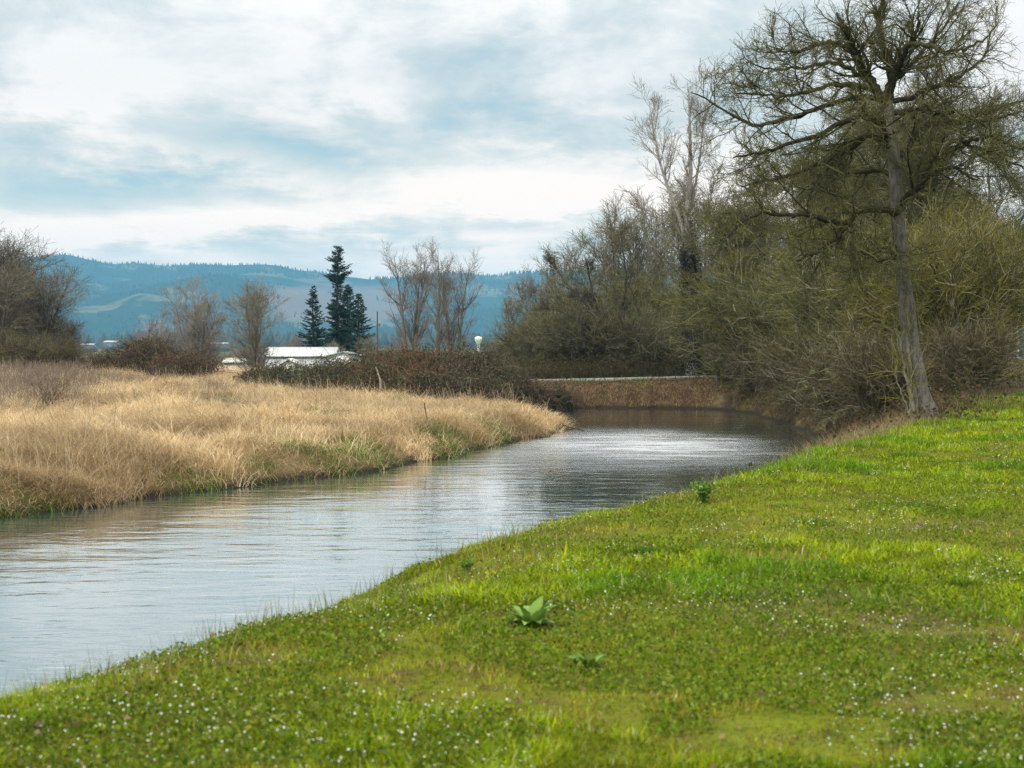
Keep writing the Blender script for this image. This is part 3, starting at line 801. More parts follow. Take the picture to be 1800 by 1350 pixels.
# --- trees beyond the causeway
for key, px, d, rz, sc, nm, lab in [
    ('round_b', 912, 108, .4, .66, 'bare_tree', 'leftmost of the grey rounded bushy trees beyond the causeway path'),
    ('round_a', 955, 104, 2.2, .90, 'bare_tree', 'grey rounded bushy tree behind the left end of the causeway path'),
    ('round_b', 1010, 100, 1.0, .98, 'bare_tree', 'olive bushy tree behind the middle of the causeway path'),
    ('willow_a', 1060, 95, 4.1, 1.05, 'willow', 'olive willow with pale stems just behind the causeway path'),
    ('round_b', 1085, 108, 3.0, 1.32, 'bare_tree', 'broad round-topped bare tree standing left of the pale forked tree'),
    ('round_a', 1150, 112, 5.0, 1.72, 'bare_tree', 'large fine-twigged bare tree behind the pale forked tree'),
    ('scrub_g', 930, 93, .9, .95, 'shrub', 'grey-brown brush at the left end of the causeway path'),
    ('scrub_g', 985, 91, 2.9, 1.0, 'shrub', 'grey-brown brush bordering the left half of the causeway path'),
    ('scrub_g', 1040, 90, 4.9, 1.0, 'shrub', 'brown brush bordering the middle of the causeway path'),
    ('scrub', 1095, 90, 1.9, 1.05, 'shrub', 'reddish brush bordering the right half of the causeway path'),
    ('scrub_g', 1150, 89, 3.4, 1.05, 'shrub', 'dark brush left of the ivy-dark trunk'),
    ('scrub_g', 885, 96, 5.4, .62, 'shrub', 'low grey brush behind the right end of the bramble thicket'),
    ('willow_b', 990, 97, 2.4, .85, 'willow', 'low olive willow behind the left half of the causeway path'),
    ('willow_b', 1135, 93, .9, 1.05, 'willow', 'brownish willow between the path and the ivy-dark trunk'),
    ('willow_a', 1185, 96, 2.7, 1.15, 'willow', 'olive willow behind the ivy-dark trunk'),
    ('round_b', 1235, 100, .3, 1.45, 'bare_tree', 'round-topped bare tree right of the pale forked tree'),
]:
    plant_tree(key, nm, lab, nm.replace('bare_', ''), at(px, d), d, rz, sc)

# spiky dark tree left of the group
spk = unit_tree(141, [([(0, 0, -.3), (-.2, 0, 2), (-.9, .2, 4.2), (-1.6, .3, 7.6)], .16, .02), ([(-.3, 0, 1.6), (-1.2, -.3, 3.0), (-2.6, -.6, 3.9), (-4.3, -.8, 4.4)], .09, .015),
                      ([(-.5, 0, 2.9), (-1.5, .1, 4.6), (-2.8, .2, 5.9), (-3.7, .1, 7.2)], .09, .015), ([(0, 0, 1.2), (.5, .3, 3.5), (.9, .2, 6), (.6, .3, 8.6)], .1, .015), ([(-.3, 0, 1.3), (-1.5, -.5, 2.0), (-3.0, -1, 2.6), (-4.2, -1.2, 2.7)], .07, .012)],
    [dict(n=17, t0=.2, t1=1, L=(.8, 2.2), absolute=True, ang=(.4, 1.0), K=7, wig=.12, up=.06, rr=.5, rtip=.014, taper=.5, sides=4),
     dict(n=9, t0=.1, t1=1, L=(.25, .8), absolute=True, ang=(.4, 1.1), K=4, wig=.2, up=.06, rr=.6, rtip=.010, taper=.4),
     dict(n=5, t0=.1, t1=1, L=(.15, .35), absolute=True, ang=(.4, 1.1), K=3, wig=.2, up=.06, rr=.7, rtip=.008, taper=.3)],
    [(.05, .045, .03), (.09, .085, .05), (.13, .125, .07)], [(.05, .042, .032), (.08, .07, .05)], 8)
make_kind('spiky', spk)
plant_tree('spiky', 'bare_tree', 'dark spiky lichen-covered tree reaching left over the bushy grey trees', 'tree', at(1075, 89), 89, 0, 1.02)

# pale forked cottonwood with the ivy-dark lower trunk
cw = unit_tree(151, [([(0, 0, -.4), (.05, 0, 3), (.0, .1, 6.0), (-.3, .1, 9.6), (-.05, .2, 13), (-.25, .2, 18.2)], .33, .014),
                     ([(-.1, .05, 7.6), (-.9, -.2, 10.2), (-1.9, -.3, 13), (-2.7, -.3, 17.0)], .14, .012),
                     ([(-.25, .1, 10), (.35, .4, 12.5), (.9, .5, 16.6)], .09, .01)],
    [dict(n=20, t0=.42, t1=.96, L=(2.2, 4.4), absolute=True, ang=(.4, .9), K=10, wig=.07, up=.08, rr=.42, rtip=.010, taper=.62, sides=4),
     dict(n=9, t0=.15, t1=.97, L=(.6, 1.7), absolute=True, ang=(.4, .9), K=5, wig=.12, up=.05, rr=.5, rtip=.008, taper=.55),
     dict(n=4, t0=.15, t1=1, L=(.25, .7), absolute=True, ang=(.35, .8), K=4, wig=.14, up=.06, rr=.6, rtip=.0065, taper=.3)],
    [(.22, .195, .16), (.30, .27, .23), (.16, .14, .11)], [(.30, .28, .25), (.22, .2, .17)], 10)
make_kind('cottonwood', cw)
ct = plant_tree('cottonwood', 'cottonwood', 'tall pale forked tree with a dark ivy-covered lower trunk at the end of the causeway', 'tree', at(1215, 85), 85, 0, .97)
rng = np.random.RandomState(8)
def leaf_cloud(rng, pos, size, cols, up=0.3):
    """small folded leaves (two triangles) at the given points"""
    n = len(pos); mb = MB()
    d = norm(rng.normal(size=(n, 3)) + np.array([0, 0, up])); s = norm(np.cross(d, rng.normal(size=(n, 3)))); nn = np.cross(d, s)
    L = rng.uniform(size[0], size[1], n)[:, None]
    V = np.stack([pos, pos + d * L * .5 + s * L * .32, pos + d * L - nn * L * .12, pos + d * L * .5 - s * L * .32], 1).reshape(-1, 3)
    b = (np.arange(n) * 4)[:, None]
    mb.add(V, t=np.concatenate([b + np.array([[0, 1, 2]]), b + np.array([[0, 2, 3]])]), c=np.repeat(cols, 4, 0))
    return mb
n = 15000
tz = rng.rand(n) ** 1.15 * 8.0 - .3 + np.abs(rng.normal(size=n)) * rng.rand(n) * 2.2; ta = rng.uniform(0, 6.283, n); tr_ = .37 - .012 * tz + np.abs(rng.normal(size=n)) * (.20 + .25 * np.exp(-tz / 1.3))
tx = np.interp(tz, [0, 3, 6, 9.6], [0, .05, 0, -.3])
ivy = leaf_cloud(rng, np.stack([tx + tr_ * np.cos(ta), tr_ * np.sin(ta), tz], 1), (.07, .15), pal(rng, n, [(.018, .024, .012), (.03, .035, .018), (.035, .027, .018)]))
link('ivy', ivy.mesh('ivy', M_LEAF), ct)

# rusty leaves clinging to a tree behind the leaning crown
rl = plant_tree('tall_b', 'bare_tree', 'bare tree with a patch of rusty dead leaves right of the pale forked tree', 'tree', at(1285, 81), 81, 0.9, 1.0)
g3 = KINDS['tall_b'][2][3][0][:, -1]
sel = g3[(g3[:, 2] > 4.6) & (g3[:, 2] < 8.4)]
sel = sel[rng.rand(len(sel)) < .5]
sel = sel[fbm(sel[:, 0] + sel[:, 2], sel[:, 1], .8, 3) > .5]
link('dead_leaves', leaf_cloud(rng, sel + rng.normal(size=sel.shape) * .05, (.08, .16), pal(rng, len(sel), [(.22, .10, .035), (.15, .075, .03), (.28, .15, .06)]), -.6).mesh('dead_leaves', M_LEAF), rl)

# --- trees on the far left and middle distance
for key, px, d, rz, sc, nm, lab in [
    ('upright', -40, 100, .4, 1.32, 'bare_tree', 'tallest of the dense upright bare trees at the left edge'),
    ('upright', 20, 103, 2.0, 1.22, 'bare_tree', 'dense upright bare tree at the left edge behind the dead weeds'),
    ('upright', 78, 101, 4.4, .98, 'bare_tree', 'shorter upright bare tree on the right of the left edge group'),
    ('upright', -5, 96, 3.0, .95, 'bare_tree', 'front olive-stemmed bare tree of the left edge group'),
    ('round_g', 242, 150, 1.0, .68, 'bare_tree', 'small thin bare tree left of the pale twin trees behind the bramble mound'),
    ('round_g', 285, 152, 2.2, .95, 'bare_tree', 'pale hazy bare tree behind the bramble mound'),
    ('round_g', 345, 148, 4.2, 1.30, 'bare_tree', 'broad pale bare tree right of the bramble mound'),
    ('round_a', 450, 122, .2, .98, 'bare_tree', 'rounded dark bare tree standing left of the white barn'),
    ('poplar_b', 722, 150, 1.2, 1.14, 'poplar', 'left tall bare poplar of the pair behind the bramble thicket'),
    ('poplar_a', 770, 146, 2.6, 1.12, 'poplar', 'thick-trunked bare poplar in the middle of the group behind the bramble thicket'),
    ('poplar_b', 797, 150, 4.0, 1.08, 'poplar', 'right bare poplar of the group, leaning and spreading right'),
    ('round_a', 520, 174, .6, .66, 'bare_tree', 'low grey bare tree just right of the dark rounded tree, behind the barn'),
    ('round_a', 585, 173, 3.6, .60, 'bare_tree', 'low grey bare tree in front of the tallest fir'),
    ('round_b', 650, 168, 1.6, .60, 'bare_tree', 'low brown bare tree at the foot of the right fir'),
    ('round_a', 700, 172, 5.0, .62, 'bare_tree', 'low grey bare tree beneath the left poplar'),
    ('scrub', 800, 140, 5.0, .6, 'shrub', 'pale scrub at the foot of the right poplar'),
    ('upright', 118, 104, 1.2, .52, 'bare_tree', 'small upright bare tree at the right end of the left edge group'),
    ('scrub', 40, 92, 1.9, .7, 'shrub', 'olive brush at the foot of the left edge trees'),
    ('scrub', 110, 95, .9, .62, 'shrub', 'low olive brush left of the reddish bramble mound'),
]:
    plant_tree(key, nm, lab, 'poplar' if nm == 'poplar' else ('shrub' if nm == 'shrub' else 'tree'), at(px, d), d, rz, sc)

# --- firs
def fir(seed, h, prof, r0, droop=.25, dens=1.0, zlow=.06):
    """prof: list of (relative height, branch length left, branch length right)"""
    rng = np.random.RandomState(seed); tr, cr = MB(), MB()
    z = np.linspace(0, h, 26)
    P = np.stack([np.sin(z * .5) * .05, np.cos(z * .4) * .05 - .05, z - .3], 1)[None]
    tubes(tr, P, (r0 * (1 - z / h * .93))[None], 9, np.array([[.07, .05, .038]]))
    pr = np.array(prof); nb = int(h * 19 * dens)
    t = zlow + (1 - zlow) * rng.rand(nb) ** .9
    a = rng.uniform(0, 6.283, nb); side = np.cos(a)
    ln = np.interp(t, pr[:, 0], pr[:, 1]) * (.5 - .5 * side) + np.interp(t, pr[:, 0], pr[:, 2]) * (.5 + .5 * side)
    ln *= rng.uniform(.55, 1.18, nb); k = ln > .08; t, a, ln = t[k], a[k], ln[k]; nb = len(t)
    K = 7; w = np.linspace(0, 1, K)
    out = w[None] * ln[:, None]
    zz_ = (t * h)[:, None] - .3 + (.30 * (1 - t)[:, None] * -out * droop * 2.2) + out * (.35 * t[:, None]) - droop * out * (1 - w[None]) * .6 + .10 * out * w[None] ** 2
    B = np.stack([out * np.cos(a)[:, None], out * np.sin(a)[:, None], zz_], -1)
    B[:, 1:] += rng.normal(size=(nb, K - 1, 3)) * .03
    tubes(cr, B, np.maximum(.03 * (1 - w[None] * .8) * (ln[:, None] ** .5), .006), 3, pal(rng, nb, [(.06, .045, .03)]))
    # needle sprays: side shoots lying along the bough
    m = int(44); bi = np.repeat(np.arange(nb), np.maximum((m * ln / 1.4).astype(int), 6)); M = len(bi)
    f = rng.uniform(.12, 1, M) * (K - 1); i = np.minimum(f.astype(int), K - 2); q = (f - i)[:, None]
    pos = B[bi, i] * (1 - q) + B[bi, i + 1] * q; tan = norm(B[bi, i + 1] - B[bi, i])
    sd = norm(np.cross(tan, [0, 0, 1.0])) * rng.choice([-1, 1], M)[:, None]
    d = norm(tan * rng.uniform(.4, 1.1, M)[:, None] + sd * rng.uniform(.3, 1, M)[:, None] + np.array([0, 0, -1]) * rng.uniform(-.15, .55, M)[:, None])
    L = rng.uniform(.22, .5, M) * (1.1 - .4 * f / K); wv = norm(np.cross(d, rng.normal(size=(M, 3)))); W = rng.uniform(.03, .06, M)[:, None]
    up2 = np.cross(d, wv)
    tip = pos + d * L[:, None]; mid = pos + d * (L * .45)[:, None]
    V = np.stack([pos, mid + wv * W, mid - wv * W * .5 + up2 * W * .8, mid - wv * W * .5 - up2 * W * .8, tip], 1).reshape(-1, 3)
    b = (np.arange(M) * 5)[:, None]
    T = np.concatenate([b + np.array([x]) for x in ([0, 1, 2], [0, 2, 3], [0, 3, 1], [4, 2, 1], [4, 3, 2], [4, 1, 3])])
    cr.add(V, t=T, c=np.repeat(pal(rng, M, [(.012, .035, .026), (.02, .055, .036), (.03, .07, .04)], .25), 5, 0))
    return tr.mesh('trunk', M_BARK, True), cr.mesh('crown', M_NEEDLE)
def plant_fir(px, d, meshes, label, rz=0, sc=1.):
    x = at(px, d); z = float(terrain(np.array([x]), np.array([d]))[0])
    t = thing('fir_tree', label, 'fir tree', (x, d, z), rz, None, sc)
    t.scale = (sc * 1.18, sc * 1.18, sc)
    link('trunk', meshes[0], t); link('crown', meshes[1], t)
# 1 px = 0.072 m at 180 m
D = 180
plant_fir(594, D, fir(201, 17.4, [(0, 1.6, 1.8), (.25, 1.8, 2.4), (.45, 1.45, 1.9), (.60, .9, 1.2), (.66, .35, 1.3), (.69, .35, .5), (.74, 1.7, .5), (.78, 1.5, 1.3), (.83, .4, 1.7), (.87, .5, .9), (.895, 1.5, .4), (.92, .5, .6), (.955, .8, .7), (.99, .5, .6), (1, .2, .2)], .34, .12, 1.15),
          'tallest dark fir with a ragged broken-looking top, above the white barn')
plant_fir(551, D + 3, fir(202, 12.6, [(0, 2.3, 2.3), (.3, 2.0, 2.0), (.6, 1.3, 1.3), (.85, .55, .55), (1, .06, .06)], .22), 'neat pointed fir left of the tallest ragged fir')
plant_fir(631, D - 2, fir(203, 11.4, [(0, 2.6, 2.7), (.3, 2.2, 2.4), (.6, 1.4, 1.5), (.85, .55, .6), (1, .06, .06)], .22), 'broad pointed fir on the right of the tallest ragged fir')
plant_fir(612, D + 6, fir(204, 12.8, [(0, 1.9, 1.9), (.4, 1.8, 1.8), (.75, 1.2, 1.3), (.95, .5, .5), (1, .1, .1)], .2), 'rounded fir tucked between the tallest fir and the broad right fir')

# ------------------------------------------------------------------ the leaning tree in front
TD = 30.8
def c5(pts, dep0=0., dep1=0.):
    """points read off the photo as pixel pairs, with a depth offset running dep0..dep1 along them"""
    out = []
    for i, (x, y) in enumerate(pts):
        o = dep0 + (dep1 - dep0) * i / max(len(pts) - 1, 1)
        out.append(PX(1080 + x / 2.5, 60 + y / 2.5, TD + o))
    return out
B0 = PX(1633, 742, TD)
def rel(pts): return [tuple(np.asarray(p) - B0) for p in pts]
trunk_px = [(1634, 752), (1631, 732), (1619, 690), (1601, 600), (1588, 500), (1580, 430), (1575, 370), (1571, 300), (1563, 235), (1556, 180)]
lead = [  # (polyline, r0, r1)
    (rel([PX(x, y, TD) for x, y in trunk_px]), .215, .105),
]
limbs = [
    (rel(c5([(1195, 320), (1140, 250), (1090, 170), (1050, 90), (1010, 20), (960, -90)], 0, -.6)), .105, .02),
    (rel(c5([(1190, 300), (1205, 180), (1165, 60), (1150, -60), (1175, -170)], 0, .6)), .10, .02),
    (rel(c5([(1200, 290), (1235, 140), (1275, 40), (1320, -80)], 0, -.8)), .085, .018),
    (rel(c5([(1245, 800), (1205, 770), (1120, 758), (1060, 780), (1000, 840), (955, 890), (880, 950), (800, 990)], 0, -1.6)), .085, .018),
    (rel(c5([(1010, 830), (940, 820), (850, 795), (740, 795), (640, 790), (560, 830), (505, 900)], -.9, -2.6)), .055, .012),
    (rel(c5([(1195, 470), (1105, 440), (1040, 490), (960, 540), (860, 590), (750, 635), (640, 660), (530, 690)], 0, 1.8)), .08, .014),
    (rel(c5([(1000, 520), (930, 600), (900, 665), (990, 700), (1040, 740)], .6, -.8)), .04, .012),
    (rel(c5([(1185, 390), (1090, 365), (1000, 395), (900, 440), (790, 470), (640, 520), (500, 560)], 0, -2.2)), .065, .012),
    (rel(c5([(1170, 290), (1060, 285), (950, 310), (800, 360), (640, 400), (480, 340), (345, 275)], 0, 1.2)), .065, .010),
    (rel(c5([(1150, 260), (1060, 235), (930, 235), (800, 270), (650, 280), (500, 265)], 0, -1.4)), .055, .010),
    (rel(c5([(1120, 220), (1000, 145), (920, 135), (830, 155), (680, 160), (560, 130)], 0, 1.5)), .05, .010),
    (rel(c5([(1050, 90), (980, 50), (900, 55), (800, 85), (690, 70)], -.4, -1.8)), .045, .010),
    (rel(c5([(1250, 780), (1285, 705), (1340, 640), (1400, 600), (1480, 590), (1580, 640)], 0, -1.2)), .07, .014),
    (rel(c5([(1340, 640), (1390, 550), (1480, 505), (1560, 490), (1640, 530), (1720, 565), (1810, 610)], -.5, -1.9)), .055, .012),
    (rel(c5([(1235, 550), (1285, 490), (1318, 412), (1400, 395), (1500, 380), (1600, 350), (1690, 310), (1800, 280)], 0, 1.4)), .08, .014),
    (rel(c5([(1215, 355), (1300, 345), (1400, 355), (1500, 352), (1620, 380), (1750, 345)], 0, -1.8)), .06, .012),
    (rel(c5([(1205, 300), (1290, 285), (1360, 240), (1450, 210), (1560, 160), (1640, 80), (1660, 20)], 0, .8)), .06, .010),
    (rel(c5([(1420, 550), (1530, 480), (1610, 455), (1660, 470), (1730, 505), (1830, 510)], -.8, -2.8)), .045, .010),
    (rel(c5([(1275, 60), (1350, 60), (1440, 90), (1560, 60), (1660, -40)], -.6, -2)), .045, .010),
    (rel(c5([(1205, 230), (1290, 150), (1370, 60), (1450, -30), (1500, -120)], .2, 1.8)), .05, .010),
    (rel(c5([(1225, 640), (1160, 600), (1060, 610), (980, 640), (900, 660)], 0, 2.4)), .045, .012),
    (rel(c5([(1230, 690), (1300, 590), (1420, 470), (1540, 430), (1660, 420)], 0, 2.6)), .05, .012),
    (rel(c5([(1200, 500), (1180, 420), (1090, 330), (1010, 250)], 0, -2.8)), .05, .012),
    (rel(c5([(1240, 900), (1225, 985), (1170, 985), (1120, 1020)], 0, -.9)), .022, .008),
    (rel(c5([(1255, 990), (1190, 950), (1110, 1000), (1050, 1060)], 0, -1.1)), .02, .008),
]
rng = np.random.RandomState(301)
tmb, lmb, tw = MB(), MB(), MB()
Pt = catmull(lead[0][0], 40); w = np.linspace(0, 1, 40)
rt_ = .20 * (1 - w) + .115 * w; rt_[:5] *= np.array([1.9, 1.5, 1.25, 1.12, 1.05])
Pt[1:] += rng.normal(size=(39, 3)) * .008
tubes(tmb, Pt[None], rt_[None], 20)
tv = tmb.v[0].reshape(40, 20, 3); cen = tv.mean(1, keepdims=True); an_ = np.arange(20) * 2 * np.pi / 20
hgt_ = np.linalg.norm(Pt - Pt[0], axis=1)[:, None]
fl_ = 1 + .30 * np.exp(-hgt_ / .28) * np.cos(5 * an_ + .6)[None] + .22 * (fbm(np.cos(an_)[None] * 2.2 + hgt_ * 0, np.sin(an_)[None] * 2.2 + hgt_ * .7, 1.4, 17, 3) - .5)
tmb.v[0] = (cen + (tv - cen) * fl_[:, :, None]).reshape(-1, 3)
K = 26
LP = []; LR = []
for pts, r0, r1 in limbs:
    c = catmull(pts, K); n_ = np.linspace(0, 1, K)
    c[1:] += np.cumsum(rng.normal(size=(K - 1, 3)), 0) * .012 + rng.normal(size=(K - 1, 3)) * .016
    LP.append(c); LR.append((r0 * .92 * (1 - n_) ** .75 + r1) * (1 + rng.normal(size=K) * .07))
LP = np.array(LP); LR = np.array(LR)
MOSSL = [(.04, .037, .02), (.06, .06, .02), (.034, .029, .02), (.09, .085, .036)]
MOSST = [(.07, .066, .025), (.12, .118, .035), (.045, .04, .022), (.18, .17, .08), (.10, .11, .02)]
tubes(lmb, LP, LR, 9, pal(rng, len(LP), MOSSL, .1))
q1, r1_ = grow(rng, LP, LR, 17, .14, 1, (.7, 1.9), (.35, 1.15), 10, .15, .02, .45, .0065, .5, True)
tubes(lmb, q1, r1_, 5, pal(rng, len(q1), MOSSL, .15))
q2, r2_ = grow(rng, q1, r1_, 11, .08, 1, (.25, .9), (.4, 1.2), 6, .19, .03, .5, .0044, .4, True)
tubes(tw, q2, r2_, 4, pal(rng, len(q2), MOSST, .18))
q3, r3_ = grow(rng, q2, r2_, 4.2, .1, 1, (.10, .42), (.4, 1.2), 5, .24, .03, .6, .0026, .3, True)
tubes(tw, q3, r3_, 3, pal(rng, len(q3), MOSST, .2))
q4, r4_ = grow(rng, q1, r1_, 6, .0, 1, (.06, .25), (.5, 1.4), 4, .35, .0, .4, .006, .2, True)     # lichen spurs
tubes(tw, q4, r4_, 3, pal(rng, len(q4), [(.17, .17, .09), (.13, .14, .04), (.22, .22, .14)], .2))
lt = thing('leaning_tree', 'large mossy bare tree with a leaning grey trunk at the top of the lawn', 'tree', tuple(B0))
link('trunk', tmb.mesh('trunk', M_TRUNK, True), lt)
link('limbs', lmb.mesh('limbs', M_BARK, True), lt)
link('crown', tw.mesh('crown', M_TWIG), lt)

# slim stems at the foot of the leaning tree
sm = unit_tree(311, [([(0, 0, -.3), (-.12, 0, .5), (-.25, .05, 1.1), (-.45, .1, 2.1)], .05, .012), ([(.02, .05, -.3), (-.02, .05, .5), (-.14, .1, 1.3), (-.22, .1, 2.6)], .04, .01), ([(-.05, -.1, -.3), (-.3, -.1, .5), (-.6, -.15, 1.2)], .02, .008)],
    [dict(n=10, t0=.3, t1=1, L=(.4, 1.2), absolute=True, ang=(.4, 1.1), K=7, wig=.18, up=.03, rr=.5, rtip=.005, taper=.3, sides=4),
     dict(n=8, t0=.2, t1=1, L=(.2, .6), absolute=True, ang=(.4, 1.), K=4, wig=.2, up=.03, rr=.6, rtip=.004, taper=.3)], YOLIVE, [(.2, .185, .13), (.15, .14, .09)], 8)
make_kind('slim', sm)
plant_tree('slim', 'sapling', 'slim twin-stemmed sapling growing at the left foot of the leaning trunk', 'sapling', at(1614, 30.4), 30.4)
# pale lichen branch overhanging the water in front of the thicket
lb = unit_tree(321, [([(1.6, 1.2, -.4), (1.1, .8, .9), (.3, .2, 1.8), (-.9, -.3, 2.5), (-2.2, -.6, 2.6), (-3.2, -.7, 2.1)], .07, .012), ([(.8, .5, 1.2), (-.4, -.2, 1.5), (-1.4, -.5, 1.0), (-2.1, -.6, .4)], .045, .01), ([(.1, .1, 1.9), (-.8, 0, 3.2), (-1.4, .1, 3.7), (-2.3, 0, 3.8)], .05, .01)],
    [dict(n=18, t0=.3, t1=1, L=(.4, 1.1), absolute=True, ang=(.4, 1.2), K=7, wig=.22, up=.0, rr=.5, rtip=.009, taper=.3, sides=4),
     dict(n=11, t0=.1, t1=1, L=(.12, .4), absolute=True, ang=(.4, 1.3), K=4, wig=.3, up=.0, rr=.7, rtip=.007, taper=.3)],
    [(.22, .225, .11), (.16, .17, .07), (.28, .28, .16)], [(.11, .105, .06), (.08, .075, .045)], 7)
make_kind('lichen', lb)
plant_tree('lichen', 'lichen_tree', 'small leaning tree with pale green lichen on its branches, hanging over the dark bank', 'tree', at(1535, 46), 46, 0, .8)

# ------------------------------------------------------------------ lawn
def ribbons(mb, root, hd, L, th0, th1, W, K, cols, droop_pow=1.0, tipw=0.15):
    """grass blades: root (N,3), heading (N,) azimuth, length, lean from vertical at base and tip, width"""
    N = len(root); h = np.stack([np.cos(hd), np.sin(hd), np.zeros(N)], 1)
    side = np.stack([-np.sin(hd), np.cos(hd), np.zeros(N)], 1)
    P = np.empty((N, K, 3)); P[:, 0] = root
    for k in range(1, K):
        f = ((k - .5) / (K - 1)) ** droop_pow
        th = th0 + (th1 - th0) * f
        P[:, k] = P[:, k - 1] + (L / (K - 1))[:, None] * (np.sin(th)[:, None] * h + np.cos(th)[:, None] * np.array([0, 0, 1.]))
    w = (1 - (1 - tipw) * np.linspace(0, 1, K) ** 1.6)[None, :, None] * (W / 2)[:, None, None] * side[:, None, :]
    V = np.stack([P - w, P + w], 2).reshape(-1, 3)
    b = (np.arange(N) * K * 2)[:, None]; k = (np.arange(K - 1) * 2)[None, :]
    q = np.stack([b + k, b + k + 1, b + k + 3, b + k + 2], -1).reshape(-1, 4)
    mb.add(V, q, c=np.repeat(cols, K * 2, 0))
    return P

def lawn_points(rng, n, d0, d1, tmax=.46, p=1.0):
    d = d0 + (d1 - d0) * rng.rand(n) ** p; tn = rng.uniform(-tmax, tmax, n)
    x, y = tn * d, d
    z, s, sr = terrain(x, y, True)
    k = (sr > .5) & (s > .25) & (y - .25 * (x - 12) < 45.5 + 2 * (vnoise(x, y, .7, 2) - .5))
    return x[k], y[k], z[k], s[k]
rng = np.random.RandomState(401)
x, y, z, s = lawn_points(rng, 1250000, 4.0, 46, .44, 1.4)
x2, y2, z2, s2 = lawn_points(rng, 900000, 3.0, 40, .95, 1.3)
k = np.abs(x2 / y2) > .44
x, y, z, s = (np.concatenate(v) for v in ((x, x2[k]), (y, y2[k]), (z, z2[k]), (s, s2[k])))
bare = smooth(.545, .66, fbm(x, y, .9, 91, 4) * .65 + fbm(x, y, .25, 95, 2) * .35 + .19 * np.exp(-((x - 2.0) / 1.3) ** 2 - ((y - 7.9) / 2.2) ** 2) + .16 * np.exp(-((x - 4.2) / 1.0) ** 2 - ((y - 12) / 1.6) ** 2))
lush = smooth(.54, .68, fbm(x, y, .9, 101, 4)) * .85
wornp = np.exp(-((x - 2.0) / 1.3) ** 2 - ((y - 7.9) / 2.2) ** 2) * smooth(.42, .6, fbm(x, y, 1.8, 99, 3))
k = rng.rand(len(x)) > np.maximum(bare * .66, wornp * .9)
x, y, z, s, bare, lush = x[k], y[k], z[k], s[k], bare[k], lush[k]
n = len(x)
cg = pal(rng, n, [(.15, .24, .002), (.235, .30, .002), (.11, .19, .002), (.31, .33, .008)], .2)
cl = pal(rng, n, [(.075, .19, .003), (.12, .23, .003), (.055, .14, .003)], .2)
cb = pal(rng, n, [(.19, .17, .012), (.24, .19, .04), (.13, .095, .015), (.19, .23, .004)], .2)
col = cg * (1 - lush[:, None]) + cl * lush[:, None]
worn = np.exp(-((x - 2.0) / 1.3) ** 2 - ((y - 7.9) / 2.2) ** 2)[:, None]
cb = cb * (1 - .45 * worn) + np.array([.17, .11, .05]) * .45 * worn
bb = (bare * .85 > rng.rand(n))[:, None]
col = np.where(bb, cb, col)
dry = (rng.rand(n) < .055)[:, None]; col = np.where(dry, pal(rng, n, [(.42, .40, .22), (.34, .34, .14)], .1), col)
crest = np.exp(-((s - 3.0) / .9) ** 2)
clmp = smooth(.38, .62, fbm(x, y, 5.5, 105, 2)); mound = smooth(.35, .65, fbm(x, y, 1.6, 107, 3))
col = col * (.70 + .55 * clmp[:, None]) * (.85 + .28 * mound[:, None])
L = rng.uniform(.02, .055, n) * (1 + .45 * lush + .5 * (rng.rand(n) < .06)) * (1 - .45 * bare) * (1 + .5 * crest) * (1 + .012 * y) * (.72 + .7 * clmp) * (.8 + .4 * mound)
mb = MB()
ribbons(mb, np.stack([x, y, z - .006], 1), rng.uniform(0, 6.283, n), L, rng.uniform(.0, .7, n), rng.uniform(.5, 1.6, n), .0042 * (1 + y / 12) * rng.uniform(.6, 1.4, n), 3, col)
# clover and moss leaflets between the blades
xx, yy2, zz2, ss2 = lawn_points(rng, 420000, 4.0, 24, .5, 1.3)
kk = (fbm(xx, yy2, 1.3, 109, 3) > .40) & (rng.rand(len(xx)) < 1.25 - yy2 / 26)
pp = np.stack([xx, yy2, zz2 + rng.uniform(.004, .04, len(xx)) * (.4 + smooth(.4, .6, fbm(xx, yy2, 5.5, 105, 2)))], 1)[kk]
lc = leaf_cloud(rng, pp, (.012, .03), pal(rng, len(pp), [(.09, .17, .004), (.15, .22, .006), (.05, .11, .004), (.2, .22, .02), (.2, .25, .05)], .25), .9)
mb.add(np.concatenate(lc.v), t=np.concatenate(lc.t), c=np.concatenate(lc.c))
lg = link('lawn_grass', mb.mesh('lawn_grass', M_GRASS)); tag(lg, 'short mossy yellow-green grass covering the near bank', 'grass'); lg['kind'] = 'stuff'

# tufty taller stalks along the brow of the bank
mb = MB(); x, y, z, s = lawn_points(rng, 44000, 5, 34)
k = (np.abs(s - 2.7) < 1.0) & (rng.rand(len(x)) < .55) & (fbm(x, y, 1.1, 111, 3) > .44)
x, y, z = x[k], y[k], z[k]; n = len(x)
ribbons(mb, np.stack([x, y, z], 1), rng.uniform(0, 6.283, n), rng.uniform(.06, .20, n) * (1 + .02 * y), rng.uniform(0, .35, n), rng.uniform(.2, 1.0, n), .0028 * (1 + y / 11) * np.ones(n), 4, pal(rng, n, [(.12, .16, .02), (.2, .21, .05), (.34, .29, .14), (.10, .13, .03)], .15))
lg = link('brow_grass', mb.mesh('brow_grass', M_GRASS)); tag(lg, 'thin taller grass stalks along the brow of the near bank above the water', 'grass'); lg['kind'] = 'stuff'

